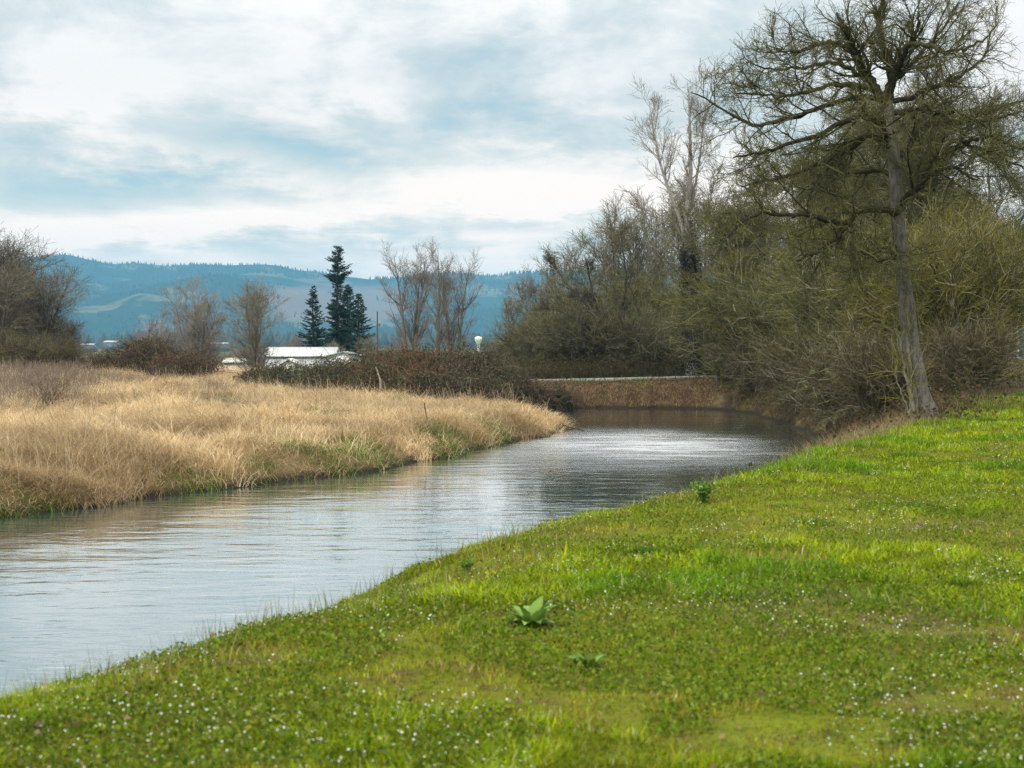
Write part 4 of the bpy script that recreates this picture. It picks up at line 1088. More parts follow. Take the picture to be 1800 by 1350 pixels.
# tiny white flowers and dewy seed heads
x, y, z, s = lawn_points(rng, 46000, 4.2, 32)
k = (fbm(x, y, 1.1, 121, 3) + .10 * smooth(2, -2, x) > .535) & (rng.rand(len(x)) < np.clip(1.5 - y / 22, .25, 1) * .9)
x, y, z = x[k], y[k], z[k]; n = len(x)
hh = rng.uniform(.03, .075, n); c = np.stack([x, y, z + hh], 1)
an = np.arange(5) * 2 * np.pi / 5
rad = (.0013 + .0045 * rng.rand(n) ** 2) * (1 + y / 40)
tl = norm(rng.normal(size=(n, 3)) * .45 + np.array([0, -.25, 1.0])); a1 = norm(np.cross(tl, rng.normal(size=(n, 3)))); b1 = np.cross(tl, a1)
ring = c[:, None] + rad[:, None, None] * (np.cos(an)[None, :, None] * a1[:, None] + np.sin(an)[None, :, None] * b1[:, None]) + tl[:, None] * (rad * .35)[:, None, None]
V = np.concatenate([ring, c[:, None]], 1).reshape(-1, 3); b = (np.arange(n) * 6)[:, None]; sI = np.arange(5)[None]
mb = MB(); mb.add(V, t=np.stack([b + sI, b + (sI + 1) % 5, np.repeat(b + 5, 5, 1)], -1).reshape(-1, 3), c=np.repeat(pal(rng, n, [(.78, .80, .72), (.62, .68, .50), (.66, .72, .76)], .05), 6, 0))
mbs = ribbons(mb, np.stack([x, y, z], 1), rng.uniform(0, 6.28, n), hh, np.zeros(n), np.zeros(n) + .05, np.full(n, .0018), 2, np.tile([[.10, .14, .03]], (n, 1)))
fl = link('wildflowers', mb.mesh('wildflowers', M_FLOWER)); tag(fl, 'tiny white wildflowers sprinkled over the near lawn', 'flowers'); fl['kind'] = 'stuff'

# leafy weeds and grass tufts standing out of the lawn
def leafy(seed, nl, L, cols, up=(.25, 1.35), wr=.36):
    rng = np.random.RandomState(seed); mb = MB(); K = 7
    for i in range(nl):
        a = i * 2.4 + rng.uniform(-.3, .3); l = L * rng.uniform(.6, 1.1); th = rng.uniform(*up); c, s_ = math.cos(a), math.sin(a)
        p = np.array([c * .015, s_ * .015, 0.]); sd = np.array([-s_, c, 0]); rows = []
        for k in range(K):
            f = k / (K - 1); t = th + f * f * .8
            if k: p = p + np.array([c * math.sin(t), s_ * math.sin(t), math.cos(t)]) * l / (K - 1)
            wd_ = l * wr * .5 * (.16 + math.sin(min(f * 1.12, 1) * math.pi) ** .8) * (1 if k < K - 1 else .2)
            nrm_ = np.array([-c * math.cos(t), -s_ * math.cos(t), math.sin(t)])
            wv = (k % 2) * .12 * wd_
            rows += [p + sd * wd_ + nrm_ * (wd_ * .30 + wv), p, p - sd * wd_ + nrm_ * (wd_ * .30 - wv)]
        q = [[3 * k + j, 3 * k + j + 1, 3 * k + j + 4, 3 * k + j + 3] for k in range(K - 1) for j in (0, 1)]
        mb.add(rows, q, c=pal(rng, 1, cols, .25)[0])
    return mb.mesh('leafy_weed', M_LEAF, True)
def bushy(seed, ns, h, cols):
    rng = np.random.RandomState(seed); mb = MB()
    a = rng.uniform(0, 6.283, ns); hh = h * rng.uniform(.5, 1.1, ns); o = hh * rng.uniform(.1, .75, ns)
    P = np.stack([np.stack([np.cos(a) * o * f ** 1.5, np.sin(a) * o * f ** 1.5, hh * f - .01], 1) for f in (0, .33, .66, 1)], 1)
    tubes(mb, P, np.tile([[.0025, .002, .0018, .001]], (ns, 1)), 4, pal(rng, ns, [(.12, .16, .03)], .1))
    m = ns * 16; i = rng.randint(0, ns, m); f = rng.uniform(.05, 1, m) * 3; k = np.minimum(f.astype(int), 2); q = (f - k)[:, None]
    p = P[i, k] * (1 - q) + P[i, k + 1] * q
    lc = leaf_cloud(rng, p, (.018, .05), pal(rng, m, cols, .25), .6); mb.add(np.concatenate(lc.v), t=np.concatenate(lc.t), c=np.concatenate(lc.c))
    return mb.mesh('leafy_weed', M_LEAF)
def tuft(seed, nb, L, rad, cols):
    rng = np.random.RandomState(seed); mb = MB()
    a = rng.uniform(0, 6.283, nb); r = rad * rng.rand(nb) ** .8 * (.6 + .5 * np.sin(a * 2 + 1) ** 2)
    ribbons(mb, np.stack([r * np.cos(a), r * np.sin(a), np.zeros(nb) - .01], 1), a + rng.normal(size=nb) * .6, L * rng.uniform(.5, 1.1, nb), rng.uniform(0, .45, nb), rng.uniform(.6, 1.7, nb), rng.uniform(.004, .007, nb), 5, pal(rng, nb, cols, .18))
    return mb.mesh('grass_tuft', M_GRASS)
GRN = [(.06, .145, .006), (.10, .19, .008), (.04, .10, .006)]
def on_lawn(px, py):
    """where the sight line through a photo pixel meets the ground"""
    d = np.linspace(4, 48, 900); zz_ = EYE - (py - HY) / F * d; g_ = terrain((px - 900) / F * d, d)
    i = np.argmax(g_ >= zz_); return at(px, d[i]), d[i], float(g_[i])
L1 = leafy(1, 24, .19, [(.17, .30, .04), (.26, .38, .10), (.08, .18, .015)])
L2 = leafy(2, 15, .11, [(.09, .19, .02), (.14, .23, .04)])
L3 = bushy(3, 34, .27, [(.08, .18, .012), (.13, .24, .03), (.05, .12, .008), (.2, .28, .07)])
T1 = tuft(4, 260, .075, .13, GRN); T2 = tuft(5, 420, .085, .26, GRN)
for me, nm, cat, px, py, sc, lab in [
    (L1, 'leafy_weed', 'weed', 935, 1108, 1.1, 'large broad-leaved dock plant alone in the middle of the near lawn'),
    (L2, 'leafy_weed', 'weed', 1035, 1182, 1.1, 'small broad-leaved weed below and right of the large dock plant'),
    (L2, 'leafy_weed', 'weed', 905, 1105, .9, 'small rosette of broad leaves touching the left side of the large dock plant'),
    (L3, 'leafy_weed', 'weed', 1237, 886, 1.0, 'bushy small-leaved green weed on the brow of the bank against the water'),
    (L3, 'leafy_weed', 'weed', 820, 1012, .55, 'upright green weed on the brow of the bank, above the large dock plant'),
    (T1, 'grass_tuft', 'grass tuft', 695, 1056, 1.0, 'dark green grass tuft at the edge of the brow, upper left of the dock plant'),
    (T1, 'grass_tuft', 'grass tuft', 1690, 1032, 1.0, 'dark green grass tuft near the right edge of the lawn'),
    (T2, 'grass_tuft', 'grass tuft', 1432, 922, .9, 'bright green grass tuft on the middle of the lawn below the thicket'),
    (T2, 'grass_tuft', 'grass tuft', 1590, 806, 1.6, 'wide dark green tuft on the lawn below the leaning trunk'),
    (T2, 'grass_tuft', 'grass tuft', 1725, 777, 1.3, 'dark green tuft on the upper right of the lawn'),
    (T1, 'grass_tuft', 'grass tuft', 1640, 738, 1.6, 'small green tuft at the right foot of the leaning trunk'),
    (T2, 'grass_tuft', 'grass tuft', 1215, 970, .9, 'deep green flat tuft on the lawn below the bushy brow weed'),
    (T1, 'grass_tuft', 'grass tuft', 1135, 975, 1.2, 'green tuft left of the deep green flat tuft in the mid lawn'),
    (T2, 'grass_tuft', 'grass tuft', 960, 1068, .8, 'green grass tuft just behind the large dock plant')]:
    X_, Y_, Z_ = on_lawn(px, py)
    o = link(nm, me, None, (X_, Y_, Z_)); o.rotation_euler.z = px * .7; o.scale = (sc, sc, sc)
    tag(o, lab, cat)

# ------------------------------------------------------------------ dry reed grass on the left bank
rng = np.random.RandomState(501)
def field_points(n, d0, d1, p=1.0):
    d = d0 + (d1 - d0) * rng.rand(n) ** p; tn = rng.uniform(-.47, .12, n)
    x, y = tn * d, d
    z, s, sr = terrain(x, y, True)
    k = (sr < .5) & (s > .02)
    return x[k], y[k], z[k], s[k]
STRAW = [(.66, .51, .29), (.76, .61, .38), (.55, .40, .20), (.82, .70, .47), (.60, .44, .23)]
TAN = [(.38, .26, .12), (.26, .165, .07), (.48, .35, .18)]
GREEN = [(.12, .22, .02), (.18, .27, .03), (.08, .16, .02)]
def soilpatch(x, y):      # bare greyish ground with dead weeds, left of the field
    px = 900 + x / y * F
    return smooth(52, 58, y) * (1 - smooth(76, 86, y)) * smooth(470, 330, px) * smooth(.40, .52, fbm(x, y, .12, 131, 3) + .12 * smooth(300, 60, px))
mb = MB()
# tussocks
x, y, z, s = field_points(9500, 26, 98, 1.25)
k = rng.rand(len(x)) > soilpatch(x, y) * .85
x, y, z, s = x[k], y[k], z[k], s[k]
NB = 62
px_ = 900 + x / y * F
gp = smooth(.60, .70, fbm(x, y, .35, 141, 3) + .25 * np.exp(-(s / 1.6) ** 2) * smooth(.40, .62, vnoise(x, y, .22, 145)))
lean = 3.6 + (fbm(x, y, .32, 151, 3) - .5) * 9 + rng.normal(size=len(x)) * .5
tall = .75 + .5 * fbm(x, y, .3, 161, 3) + rng.normal(size=len(x)) * .1
flop = fbm(x, y, .25, 171, 3)
tone = smooth(.34, .66, fbm(x, y, .5, 181, 4))
ci = np.repeat(np.arange(len(x)), NB); n = len(ci)
a = rng.uniform(0, 6.283, n); r = .34 * rng.rand(n) ** .5 * (1 + y[ci] / 90)
bx, by = x[ci] + r * np.cos(a), y[ci] + r * np.sin(a)
bz, bs, bsr = terrain(bx, by, True)
k = (bs > -.22) & (bsr < .5); bz = np.maximum(bz, -2.03)
ci, a, bx, by, bz, bs = ci[k], a[k], bx[k], by[k], bz[k], bs[k]; n = len(ci)
hd = np.where(rng.rand(n) < .55, lean[ci] + rng.normal(size=n) * .6, a + rng.normal(size=n) * .5)
tw_ = smooth(0, 2.0, bs)          # by the water the blades hang toward it
L = tall[ci] * rng.uniform(.55, 1.15, n) * (.75 + .25 * tw_)
isg = rng.rand(n) < gp[ci] * .8
L = np.where(isg, L * .55, L)
cS = pal(rng, n, STRAW, .14) * (.66 + .50 * tone[ci][:, None]); cT = pal(rng, n, TAN, .15)
mixT = (rng.rand(n) < .08 + .32 * (1 - tone[ci]))[:, None]
col = np.where(mixT, cT, cS); col = np.where(isg[:, None], pal(rng, n, GREEN, .15), col)
ribbons(mb, np.stack([bx, by, bz - .02], 1), hd, L, rng.uniform(.05, .5, n) + .35 * flop[ci], rng.uniform(1.1, 2.3, n) + .5 * flop[ci], (.0065 + .00016 * by) * rng.uniform(.6, 1.4, n), 6, col, 1.1)
# thatch: fallen blades lying over the ground
x, y, z, s = field_points(170000, 26, 98, 1.3)
k = rng.rand(len(x)) > soilpatch(x, y) * .7
x, y, z, s = x[k], y[k], z[k], s[k]; n = len(x)
ribbons(mb, np.stack([x, y, z + rng.uniform(0, .22, n)], 1), rng.uniform(0, 6.283, n), rng.uniform(.3, .7, n), rng.uniform(.9, 1.5, n), rng.uniform(1.5, 2.0, n), .009 * rng.uniform(.6, 1.5, n), 4, np.where((rng.rand(n) < .5)[:, None], pal(rng, n, STRAW, .15), pal(rng, n, TAN, .2)))
x, y, z, s = field_points(9000, 27, 95, 1.2)
k = (rng.rand(len(x)) > soilpatch(x, y)) & (s > .6); x, y, z = x[k], y[k], z[k]; n = len(x)
ribbons(mb, np.stack([x, y, z], 1), rng.uniform(2.5, 5.5, n), rng.uniform(.8, 1.35, n), rng.uniform(.0, .35, n), rng.uniform(.3, 1.2, n), .008 * rng.uniform(.7, 1.4, n), 5, pal(rng, n, [(.6, .47, .28), (.45, .33, .18), (.7, .6, .42)], .12), 1.6, .9)
rg = link('dry_grass', mb.mesh('dry_grass', M_STRAW)); tag(rg, 'tall straw-coloured dry reed grass flopping over the far bank', 'grass'); rg['kind'] = 'stuff'

# ------ taller seed stalks
# grey dead weed stalks at the left of the field
mb = MB(); x, y, z, s = field_points(26000, 46, 92)
px_ = 900 + x / y * F
k = rng.rand(len(x)) < np.clip(soilpatch(x, y) * 1.0 + .55 * smooth(190, 30, px_) * smooth(48, 58, y) * (1 - smooth(84, 92, y)) + .02, 0, 1)
x, y, z = x[k], y[k], z[k]; n = len(x); tallw = smooth(330, 60, 900 + x / y * F)
P0 = np.stack([x, y, z], 1); d = norm(rng.normal(size=(n, 3)) * .28 + np.array([.12, 0, 1.]))
Lw = rng.uniform(.25, .6, n) + tallw * rng.uniform(.2, .9, n)
P = np.stack([P0 + d * (Lw * f)[:, None] + rng.normal(size=(n, 3)) * .03 * (f > 0) for f in (0, .35, .7, 1)], 1)
WC = [(.20, .16, .125), (.27, .225, .185), (.14, .105, .08), (.32, .25, .17)]
Rw = np.tile(np.array([[.007, .006, .005, .003]]), (n, 1)); tubes(mb, P, Rw, 3, pal(rng, n, WC, .15))
q, qr = grow(rng, P, Rw, 6, .3, 1, (.12, .4), (.3, .8), 3, .15, .05, .7, .003, .3, True); tubes(mb, q, qr, 3, pal(rng, len(q), WC, .15))
dw = link('dead_weeds', mb.mesh('dead_weeds', M_TWIG)); tag(dw, 'grey dead weed stalks standing on the left of the dry field', 'weeds'); dw['kind'] = 'stuff'
# one darker dead clump in front of them
cl = unit_tree(331, [([(0, 0, -.1), (.1 * i - .2, .05 * (i % 3), .5), (.28 * i - .5, .1 * (i % 3), 1.15)], .012, .004) for i in range(7)],
    [dict(n=9, t0=.15, t1=1, L=(.3, .8), absolute=True, ang=(.3, .8), K=4, wig=.15, up=.05, rr=.7, rtip=.005, taper=.3), dict(n=5, t0=.2, t1=1, L=(.15, .4), absolute=True, ang=(.3, .8), K=3, wig=.15, up=.05, rr=.8, rtip=.004, taper=.3)],
    [(.13, .10, .08), (.2, .16, .13), (.09, .07, .055)], [(.1, .08, .06)], 5)
KINDS['clump'] = (cl[0].mesh('stems', M_BARK), cl[1].mesh('twigs', M_TWIG), None)
x_, y_ = at(78, 52), 52.0
tcl = thing('dead_shrub', 'dark dead twiggy clump in the straw grass at the far left', 'shrub', (x_, y_, float(terrain(np.array([x_]), np.array([y_]))[0])))
link('stems', KINDS['clump'][0], tcl); link('twigs', KINDS['clump'][1], tcl)

# stakes and sticks
def stick(name, label, cat, p0, p1, r, col, bend=.1):
    mb = MB(); r_ = np.random.RandomState(int(abs(p0[0] * 100)) + 3); c = catmull([p0, (np.asarray(p0) + p1) / 2 + np.array([bend, 0, 0]), p1], 9)
    c = c + r_.normal(size=c.shape) * .01; base = np.asarray(p0, float)
    tubes(mb, (c - base)[None], np.linspace(r, r * .55, 9)[None], 7, np.array([col]))
    o = link(name, mb.mesh(name, M_BARK, True), None, tuple(base)); return tag(o, label, cat)
stick('stake', 'thin dark stake standing in the straw grass above the water', 'stake', PX(751, 766, 49), PX(746, 708, 49), .035, (.10, .08, .06), .03)
stick('stick', 'pale bare stick leaning in front of the bramble thicket', 'stick', PX(668, 690, 66), PX(661, 646, 66), .05, (.36, .32, .26), .1)
stick('branch', 'dark dead branch lying in the water at the tip of the grassy point', 'branch', PX(985, 742, 60) + np.array([0, 0, -.1]), PX(1028, 757, 59.2), .03, (.05, .04, .03), -.1)

# ------------------------------------------------------------------ brambles
def bramble(name, label, lumps, nleaf, cols, ncane, cane_cols, size=(.07, .14), seed=1, cat='bramble'):
    """lumps: (x, y, rx, ry, height)"""
    rng = np.random.RandomState(seed); lumps = np.array(lumps, float)
    c0 = lumps[:, :2].mean(0); z0 = float(terrain(np.array([c0[0]]), np.array([c0[1]]))[0])
    wgt = lumps[:, 2] * lumps[:, 4]; wgt = wgt / wgt.sum()
    def surf(n, lo, hi):
        i = rng.choice(len(lumps), n, p=wgt); d = norm(rng.normal(size=(n, 3))); d[:, 2] = np.abs(d[:, 2]); f = rng.uniform(lo, hi, n)[:, None]
        lp = lumps[i]; bump = 1 + .55 * (fbm(d[:, 0] * 3 + i * 7, d[:, 1] * 3 + d[:, 2] * 5, 1.2, seed) - .5)[:, None]
        p = np.stack([lp[:, 0], lp[:, 1], terrain(lp[:, 0], lp[:, 1])], 1) + d * np.stack([lp[:, 2], lp[:, 3], lp[:, 4]], 1) * f * bump
        return p - np.array([c0[0], c0[1], z0])
    t = thing(name, label, cat, (c0[0], c0[1], z0))
    p = surf(nleaf, .72, 1.06)
    pick = fbm(p[:, 0], p[:, 2] * 2 + p[:, 1], .45, seed + 5)
    cA, cB = pal(rng, nleaf, cols[0], .25), pal(rng, nleaf, cols[1], .25)
    link('leaves', leaf_cloud(rng, p, size, np.where((smooth(.44, .58, pick) > rng.rand(nleaf))[:, None], cB, cA), .4).mesh('leaves', M_LEAF), t)
    mb = MB(); b = surf(ncane, .55, .95); e = b + norm(rng.normal(size=(ncane, 3)) + np.array([0, 0, .25])) * rng.uniform(.6, 1.9, ncane)[:, None]
    m = (b + e) / 2 + np.array([0, 0, .28]); tubes(mb, np.stack([b, (b + m) / 2 + [0, 0, .03], m, (m + e) / 2 + [0, 0, .03], e], 1), np.tile([[.011, .010, .009, .008, .005]], (ncane, 1)), 4, pal(rng, ncane, cane_cols, .2))
    # inner tangle of dead canes
    b = surf(ncane * 3, .1, .8); e = b + rng.normal(size=(ncane * 3, 3)) * .35
    tubes(mb, np.stack([b, (b + e) / 2 + rng.normal(size=b.shape) * .06, e], 1), np.full((ncane * 3, 3), .016), 3, pal(rng, ncane * 3, [(.045, .03, .02), (.07, .05, .035)], .2))
    link('canes', mb.mesh('canes', M_TWIG), t)
    # solid dark core added inside each lump to stop see-through, standing for inner canes
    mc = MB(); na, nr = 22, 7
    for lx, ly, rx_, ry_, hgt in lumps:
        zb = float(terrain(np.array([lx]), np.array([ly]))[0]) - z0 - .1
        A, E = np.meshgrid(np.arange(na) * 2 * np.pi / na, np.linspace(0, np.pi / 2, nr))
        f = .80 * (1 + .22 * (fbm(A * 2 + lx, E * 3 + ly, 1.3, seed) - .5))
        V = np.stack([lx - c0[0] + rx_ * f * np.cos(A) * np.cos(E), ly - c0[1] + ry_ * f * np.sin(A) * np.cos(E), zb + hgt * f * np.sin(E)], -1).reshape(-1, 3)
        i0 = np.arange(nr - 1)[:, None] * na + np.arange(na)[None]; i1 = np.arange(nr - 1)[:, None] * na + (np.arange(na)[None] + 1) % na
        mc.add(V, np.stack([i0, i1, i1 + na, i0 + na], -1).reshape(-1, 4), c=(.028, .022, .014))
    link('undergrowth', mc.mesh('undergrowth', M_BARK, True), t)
    return t
DKG = [(.022, .036, .010), (.04, .056, .014), (.065, .075, .028), (.11, .115, .06)]
RED = [(.10, .05, .028), (.14, .075, .04), (.075, .045, .025), (.05, .06, .02)]
def lump(px, d, rxp, ry, top, base=None):
    """mound centred on photo column px at distance d, rxp photo pixels half-wide, top at photo row top"""
    x = at(px, d); zt = EYE - (top - HY) / F * d; zb = float(terrain(np.array([x]), np.array([d]))[0])
    return (x, d, rxp / F * d, ry, max(zt - zb, .4))
bramble('bramble_mound', 'dark reddish bramble mound in the dry field left of the barn', [lump(255, 92, 75, 2.6, 594), lump(185, 93, 50, 2, 622), lump(330, 91, 62, 2.2, 618), lump(300, 89, 50, 2, 625)], 15000, (DKG[:2] + RED[:2], RED), 900, BROWNT, seed=11)
bramble('bramble_thicket', 'dark green bramble thicket below the firs, in front of the barn', [lump(505, 82, 62, 2.4, 640), lump(455, 84, 45, 2.0, 646), lump(590, 80, 75, 3, 631), lump(560, 77, 60, 2, 645), lump(640, 81, 55, 3, 620)], 24000, (DKG, DKG[:3] + RED[:1]), 700, BROWNT, seed=12)
bramble('bramble_thicket', 'middle part of the bramble thicket, rust-brown at its front, below the poplars', [lump(690, 79, 62, 3, 616), lump(750, 80, 70, 3, 614), lump(660, 75, 60, 2, 640), lump(740, 74, 70, 2, 648)], 24000, (DKG[:2] + RED, DKG), 1600, [(.16, .075, .035), (.12, .06, .03), (.2, .11, .06)], seed=13)
bramble('bramble_thicket', 'right end of the bramble thicket, sloping down to the causeway path', [lump(815, 79, 70, 3, 610), lump(865, 80, 52, 3, 628), lump(905, 80, 40, 2.4, 650), lump(850, 75, 60, 2, 652), lump(800, 74, 50, 2, 655)], 24000, (DKG + RED[:1], RED[:2] + DKG[2:]), 900, BROWNT, seed=14)
bramble('bramble_bush', 'low dark bramble at the left foot of the causeway slope', [lump(945, 78.6, 34, 1.2, 684), lump(980, 79.6, 30, 1.0, 688)], 6000, (DKG[:2] + RED, DKG[:2]), 400, BROWNT, seed=15)

# brown brush on the causeway slope and along the shaded right bank
rng = np.random.RandomState(601)
def brush(name, label, n, region, cols, L, W, leaf_n, leaf_cols):
    x, y = region(n); z, s, sr = terrain(x, y, True); k = (s > .05); x, y, z = x[k], y[k], z[k]; m = len(x)
    lf = np.clip((-.78 - z) * 1.6 + .25, .18, 1) if name == 'bank_brush' else np.ones(m)
    mb = MB(); ribbons(mb, np.stack([x, y, z - .02], 1), rng.uniform(0, 6.283, m), rng.uniform(L[0], L[1], m) * lf, rng.uniform(.0, .7, m), rng.uniform(.8, 2.2, m), W * rng.uniform(.6, 1.4, m), 5, pal(rng, m, cols, .22))
    i = rng.randint(0, m, leaf_n); p = np.stack([x[i], y[i], z[i] + rng.rand(leaf_n) * L[1] * .75 * lf[i]], 1) + rng.normal(size=(leaf_n, 3)) * .1
    lc = leaf_cloud(rng, p, (.06, .13), pal(rng, leaf_n, leaf_cols, .25))
    mb.add(np.concatenate(lc.v), t=np.concatenate(lc.t), c=np.concatenate(lc.c))
    o = link(name, mb.mesh(name, M_STRAW)); tag(o, label, 'brush'); o['kind'] = 'stuff'
def reg_cause(n):
    x = rng.uniform(-2.5, 12.5, n); return x, rng.uniform(78.6, 81.9, n)
brush('bank_brush', 'brown dead fern and bramble covering the causeway slope', 26000, reg_cause, [(.36, .24, .14), (.28, .17, .11), (.52, .38, .21), (.16, .10, .065), (.62, .48, .28)], (.2, .66), .018, 9000, [(.16, .09, .055), (.24, .14, .08), (.12, .07, .045), (.09, .10, .03)])
def reg_top(n):
    x = rng.uniform(-3, 11, n); return x, 82.0 + rng.normal(size=n) * (.06 + .22 * vnoise(x, x * 0, .9, 9))
brush('verge_grass', 'strip of green grass along the edge of the causeway path', 8000, reg_top, [(.12, .2, .03), (.17, .24, .04), (.2, .2, .08), (.34, .26, .13)], (.06, .34), .012, 300, GRN)
def reg_right(n):
    t = rng.rand(n); y = 33 + 45 * t; x = np.interp(y, [30, 36, 43, 51, 61, 72, 78], [6.5, 8.2, 10.4, 11.7, 12.3, 12.4, 11.5]) + np.abs(rng.normal(size=n)) * 2.0
    return x, y
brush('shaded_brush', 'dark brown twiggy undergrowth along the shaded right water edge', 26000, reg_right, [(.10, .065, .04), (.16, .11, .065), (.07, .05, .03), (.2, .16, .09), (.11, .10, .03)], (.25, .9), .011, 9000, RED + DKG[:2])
def reg_edge(n):     # straw fringe where the lawn meets the thicket
    t = rng.rand(n); y = 23 + 10 * t; x = np.interp(y, [21, 25.5, 30.5, 36.5], [3.6, 5.8, 8.4, 11.2]) + rng.normal(size=n) * .35
    return x, y
brush('straw_fringe', 'pale dead grass fringe between the lawn and the dark bank', 5200, reg_edge, [(.30, .22, .12), (.4, .3, .17), (.2, .15, .08), (.14, .15, .04)], (.15, .55), .008, 200, RED)

# ------------------------------------------------------------------ buildings and poles
def gable(mb_w, mb_r, x0, x1, y0, y1, zb, ze, zr, wc, rc, axis_x=True, over=.25):
    """walls and a pitched roof with thickness; ridge along x if axis_x"""
    mb_w.box((x0, y0, zb), (x1, y1, ze), wc)
    th = .12
    if axis_x:
        ym = (y0 + y1) / 2
        for ya, za, yb, zb_ in ((y0 - over, ze - over * (zr - ze) / (ym - y0), ym, zr), (y1 + over, ze - over * (zr - ze) / (ym - y0), ym, zr)):
            v = [(x0 - over, ya, za), (x1 + over, ya, za), (x1 + over, yb, zb_), (x0 - over, yb, zb_)]
            v += [(a, b, c + th) for a, b, c in v]; mb_r.add(v, [[0, 3, 2, 1], [4, 5, 6, 7], [0, 1, 5, 4], [1, 2, 6, 5], [2, 3, 7, 6], [3, 0, 4, 7]], c=rc)
        for xx in (x0, x1): mb_w.add([(xx, y0, ze), (xx, y1, ze), (xx, ym, zr - .01)], t=[[0, 1, 2]], c=wc)
    else:
        xm = (x0 + x1) / 2
        for xa, za, xb, zb_ in ((x0 - over, ze - over * (zr - ze) / (xm - x0), xm, zr), (x1 + over, ze - over * (zr - ze) / (xm - x0), xm, zr)):
            v = [(xa, y0 - over, za), (xb, y0 - over, zb_), (xb, y1 + over, zb_), (xa, y1 + over, za)]
            v += [(a, b, c + th) for a, b, c in v]; mb_r.add(v, [[0, 3, 2, 1], [4, 5, 6, 7], [0, 1, 5, 4], [1, 2, 6, 5], [2, 3, 7, 6], [3, 0, 4, 7]], c=rc)
        for yy_ in (y0, y1): mb_w.add([(x0, yy_, ze), (x1, yy_, ze), (xm, yy_, zr - .01)], t=[[0, 1, 2]], c=wc)
def building(name, label, cat, px0, px1, d, row_r, row_e, depth, wc, rc, axis_x=True, door=None):
    x0, x1 = at(px0, d), at(px1, d); zr = EYE - (row_r - HY) / F * d; ze = EYE - (row_e - HY) / F * d
    zb = float(terrain(np.array([(x0 + x1) / 2]), np.array([float(d)]))[0]) - .2
    t = thing(name, label, cat, ((x0 + x1) / 2, d, zb)); w_, r_ = MB(), MB(); hw = (x1 - x0) / 2
    gable(w_, r_, -hw, hw, 0, depth, 0, ze - zb, zr - zb, wc, rc, axis_x)
    link('wall', w_.mesh('wall', M_PAINT), t); link('roof', r_.mesh('roof', M_PAINT), t)
    if door:
        for dx_, dw_, dh_ in door: link('door', MB().box((dx_ * hw, -.05, 0.02), (dx_ * hw + dw_, -.004, dh_), (.05, .05, .055)).mesh('door', M_PAINT), t)
    return t
building('barn', 'long low barn with a white metal roof behind the bramble thicket', 'barn', 466, 586, 160, 612, 626, 5, (.50, .54, .55), (.66, .68, .68), True, [(-.8, 2.2, 2.2), (.35, .5, .6)])
building('annex', 'small white gabled building with grey-green eaves at the right end of the barn', 'building', 580, 628, 155, 619.5, 625, 4, (.74, .76, .74), (.30, .38, .38), False, [(-.1, .9, 1.0)])
building('shed', 'tiny white gabled shed in front of the barn', 'shed', 494, 522, 142, 632, 640, 2.5, (.70, .71, .69), (.82, .83, .83), False)
building('hut', 'low pale-roofed hut left of the dark rounded tree', 'hut', 395, 428, 160, 631, 637, 3, (.4, .38, .34), (.62, .60, .55), True)
building('far_barn', 'distant long white building beyond the field at the left', 'building', 142, 164, 900, 604, 606.5, 10, (.10, .13, .14), (.42, .45, .47), True)
building('far_barn', 'distant grey shed beyond the bramble mound', 'building', 182, 204, 900, 599, 601.5, 10, (.10, .13, .14), (.42, .45, .47), True)
building('far_barn', 'distant pale building seen between the bare trees left of the dark rounded tree', 'building', 368, 400, 900, 602, 604.5, 10, (.10, .13, .14), (.42, .45, .47), True)

def pole(name, label, cat, px, d, top, parts, r=.11, col=(.09, .08, .075)):
    x = at(px, d); zb = float(terrain(np.array([x]), np.array([float(d)]))[0]) - .1; zt = EYE - (top - HY) / F * d
    t = thing(name, label, cat, (x, d, zb)); h = zt - zb; mb = MB()
    tubes(mb, np.array([[(0, 0, 0), (0, 0, h * .5), (0, 0, h)]]), np.array([[r, r * .85, r * .7]]), 10, np.array([col])); link('post', mb.mesh('post', M_PAINT, True), t)
    for nm, boxes in parts:
        for lo, hi, c in boxes:
            link(nm, MB().box((lo[0], lo[1], h + lo[2]), (hi[0], hi[1], h + hi[2]), c).mesh(nm, M_PAINT), t)
    return t
DK = (.04, .045, .05)
pole('utility_pole', 'dark utility pole right of the firs, standing against the hills', 'utility pole', 663.5, 205, 548, [('transformer', [((.14, -.14, -2.0), (.42, .14, -1.3), (.25, .26, .27))]), ('insulator', [((-.05, -.05, 0), (.05, .05, .25), (.3, .3, .3))])], .13, (.06, .06, .06))
pole('floodlight_mast', 'slim pale floodlight mast with dark lamps left of the bushy grey trees', 'lamp post', 901, 165, 527, [('arm', [((-.32, -.03, -.22), (.72, .03, -.14), DK)]), ('lamp', [((-.5, -.12, -.34), (-.14, .12, -.12), DK), ((.52, -.12, -.26), (.86, .12, -.14), DK), ((-.4, -.1, -1.55), (-.1, .1, -1.38), DK)])], .085, (.42, .43, .44))
pole('netting_pole', 'white pole of the tall sports netting at the right edge', 'pole', 1789, 92, 470, [('cap', [((-.09, -.09, 0), (.09, .09, .06), (.7, .7, .7))])], .07, (.62, .64, .64))
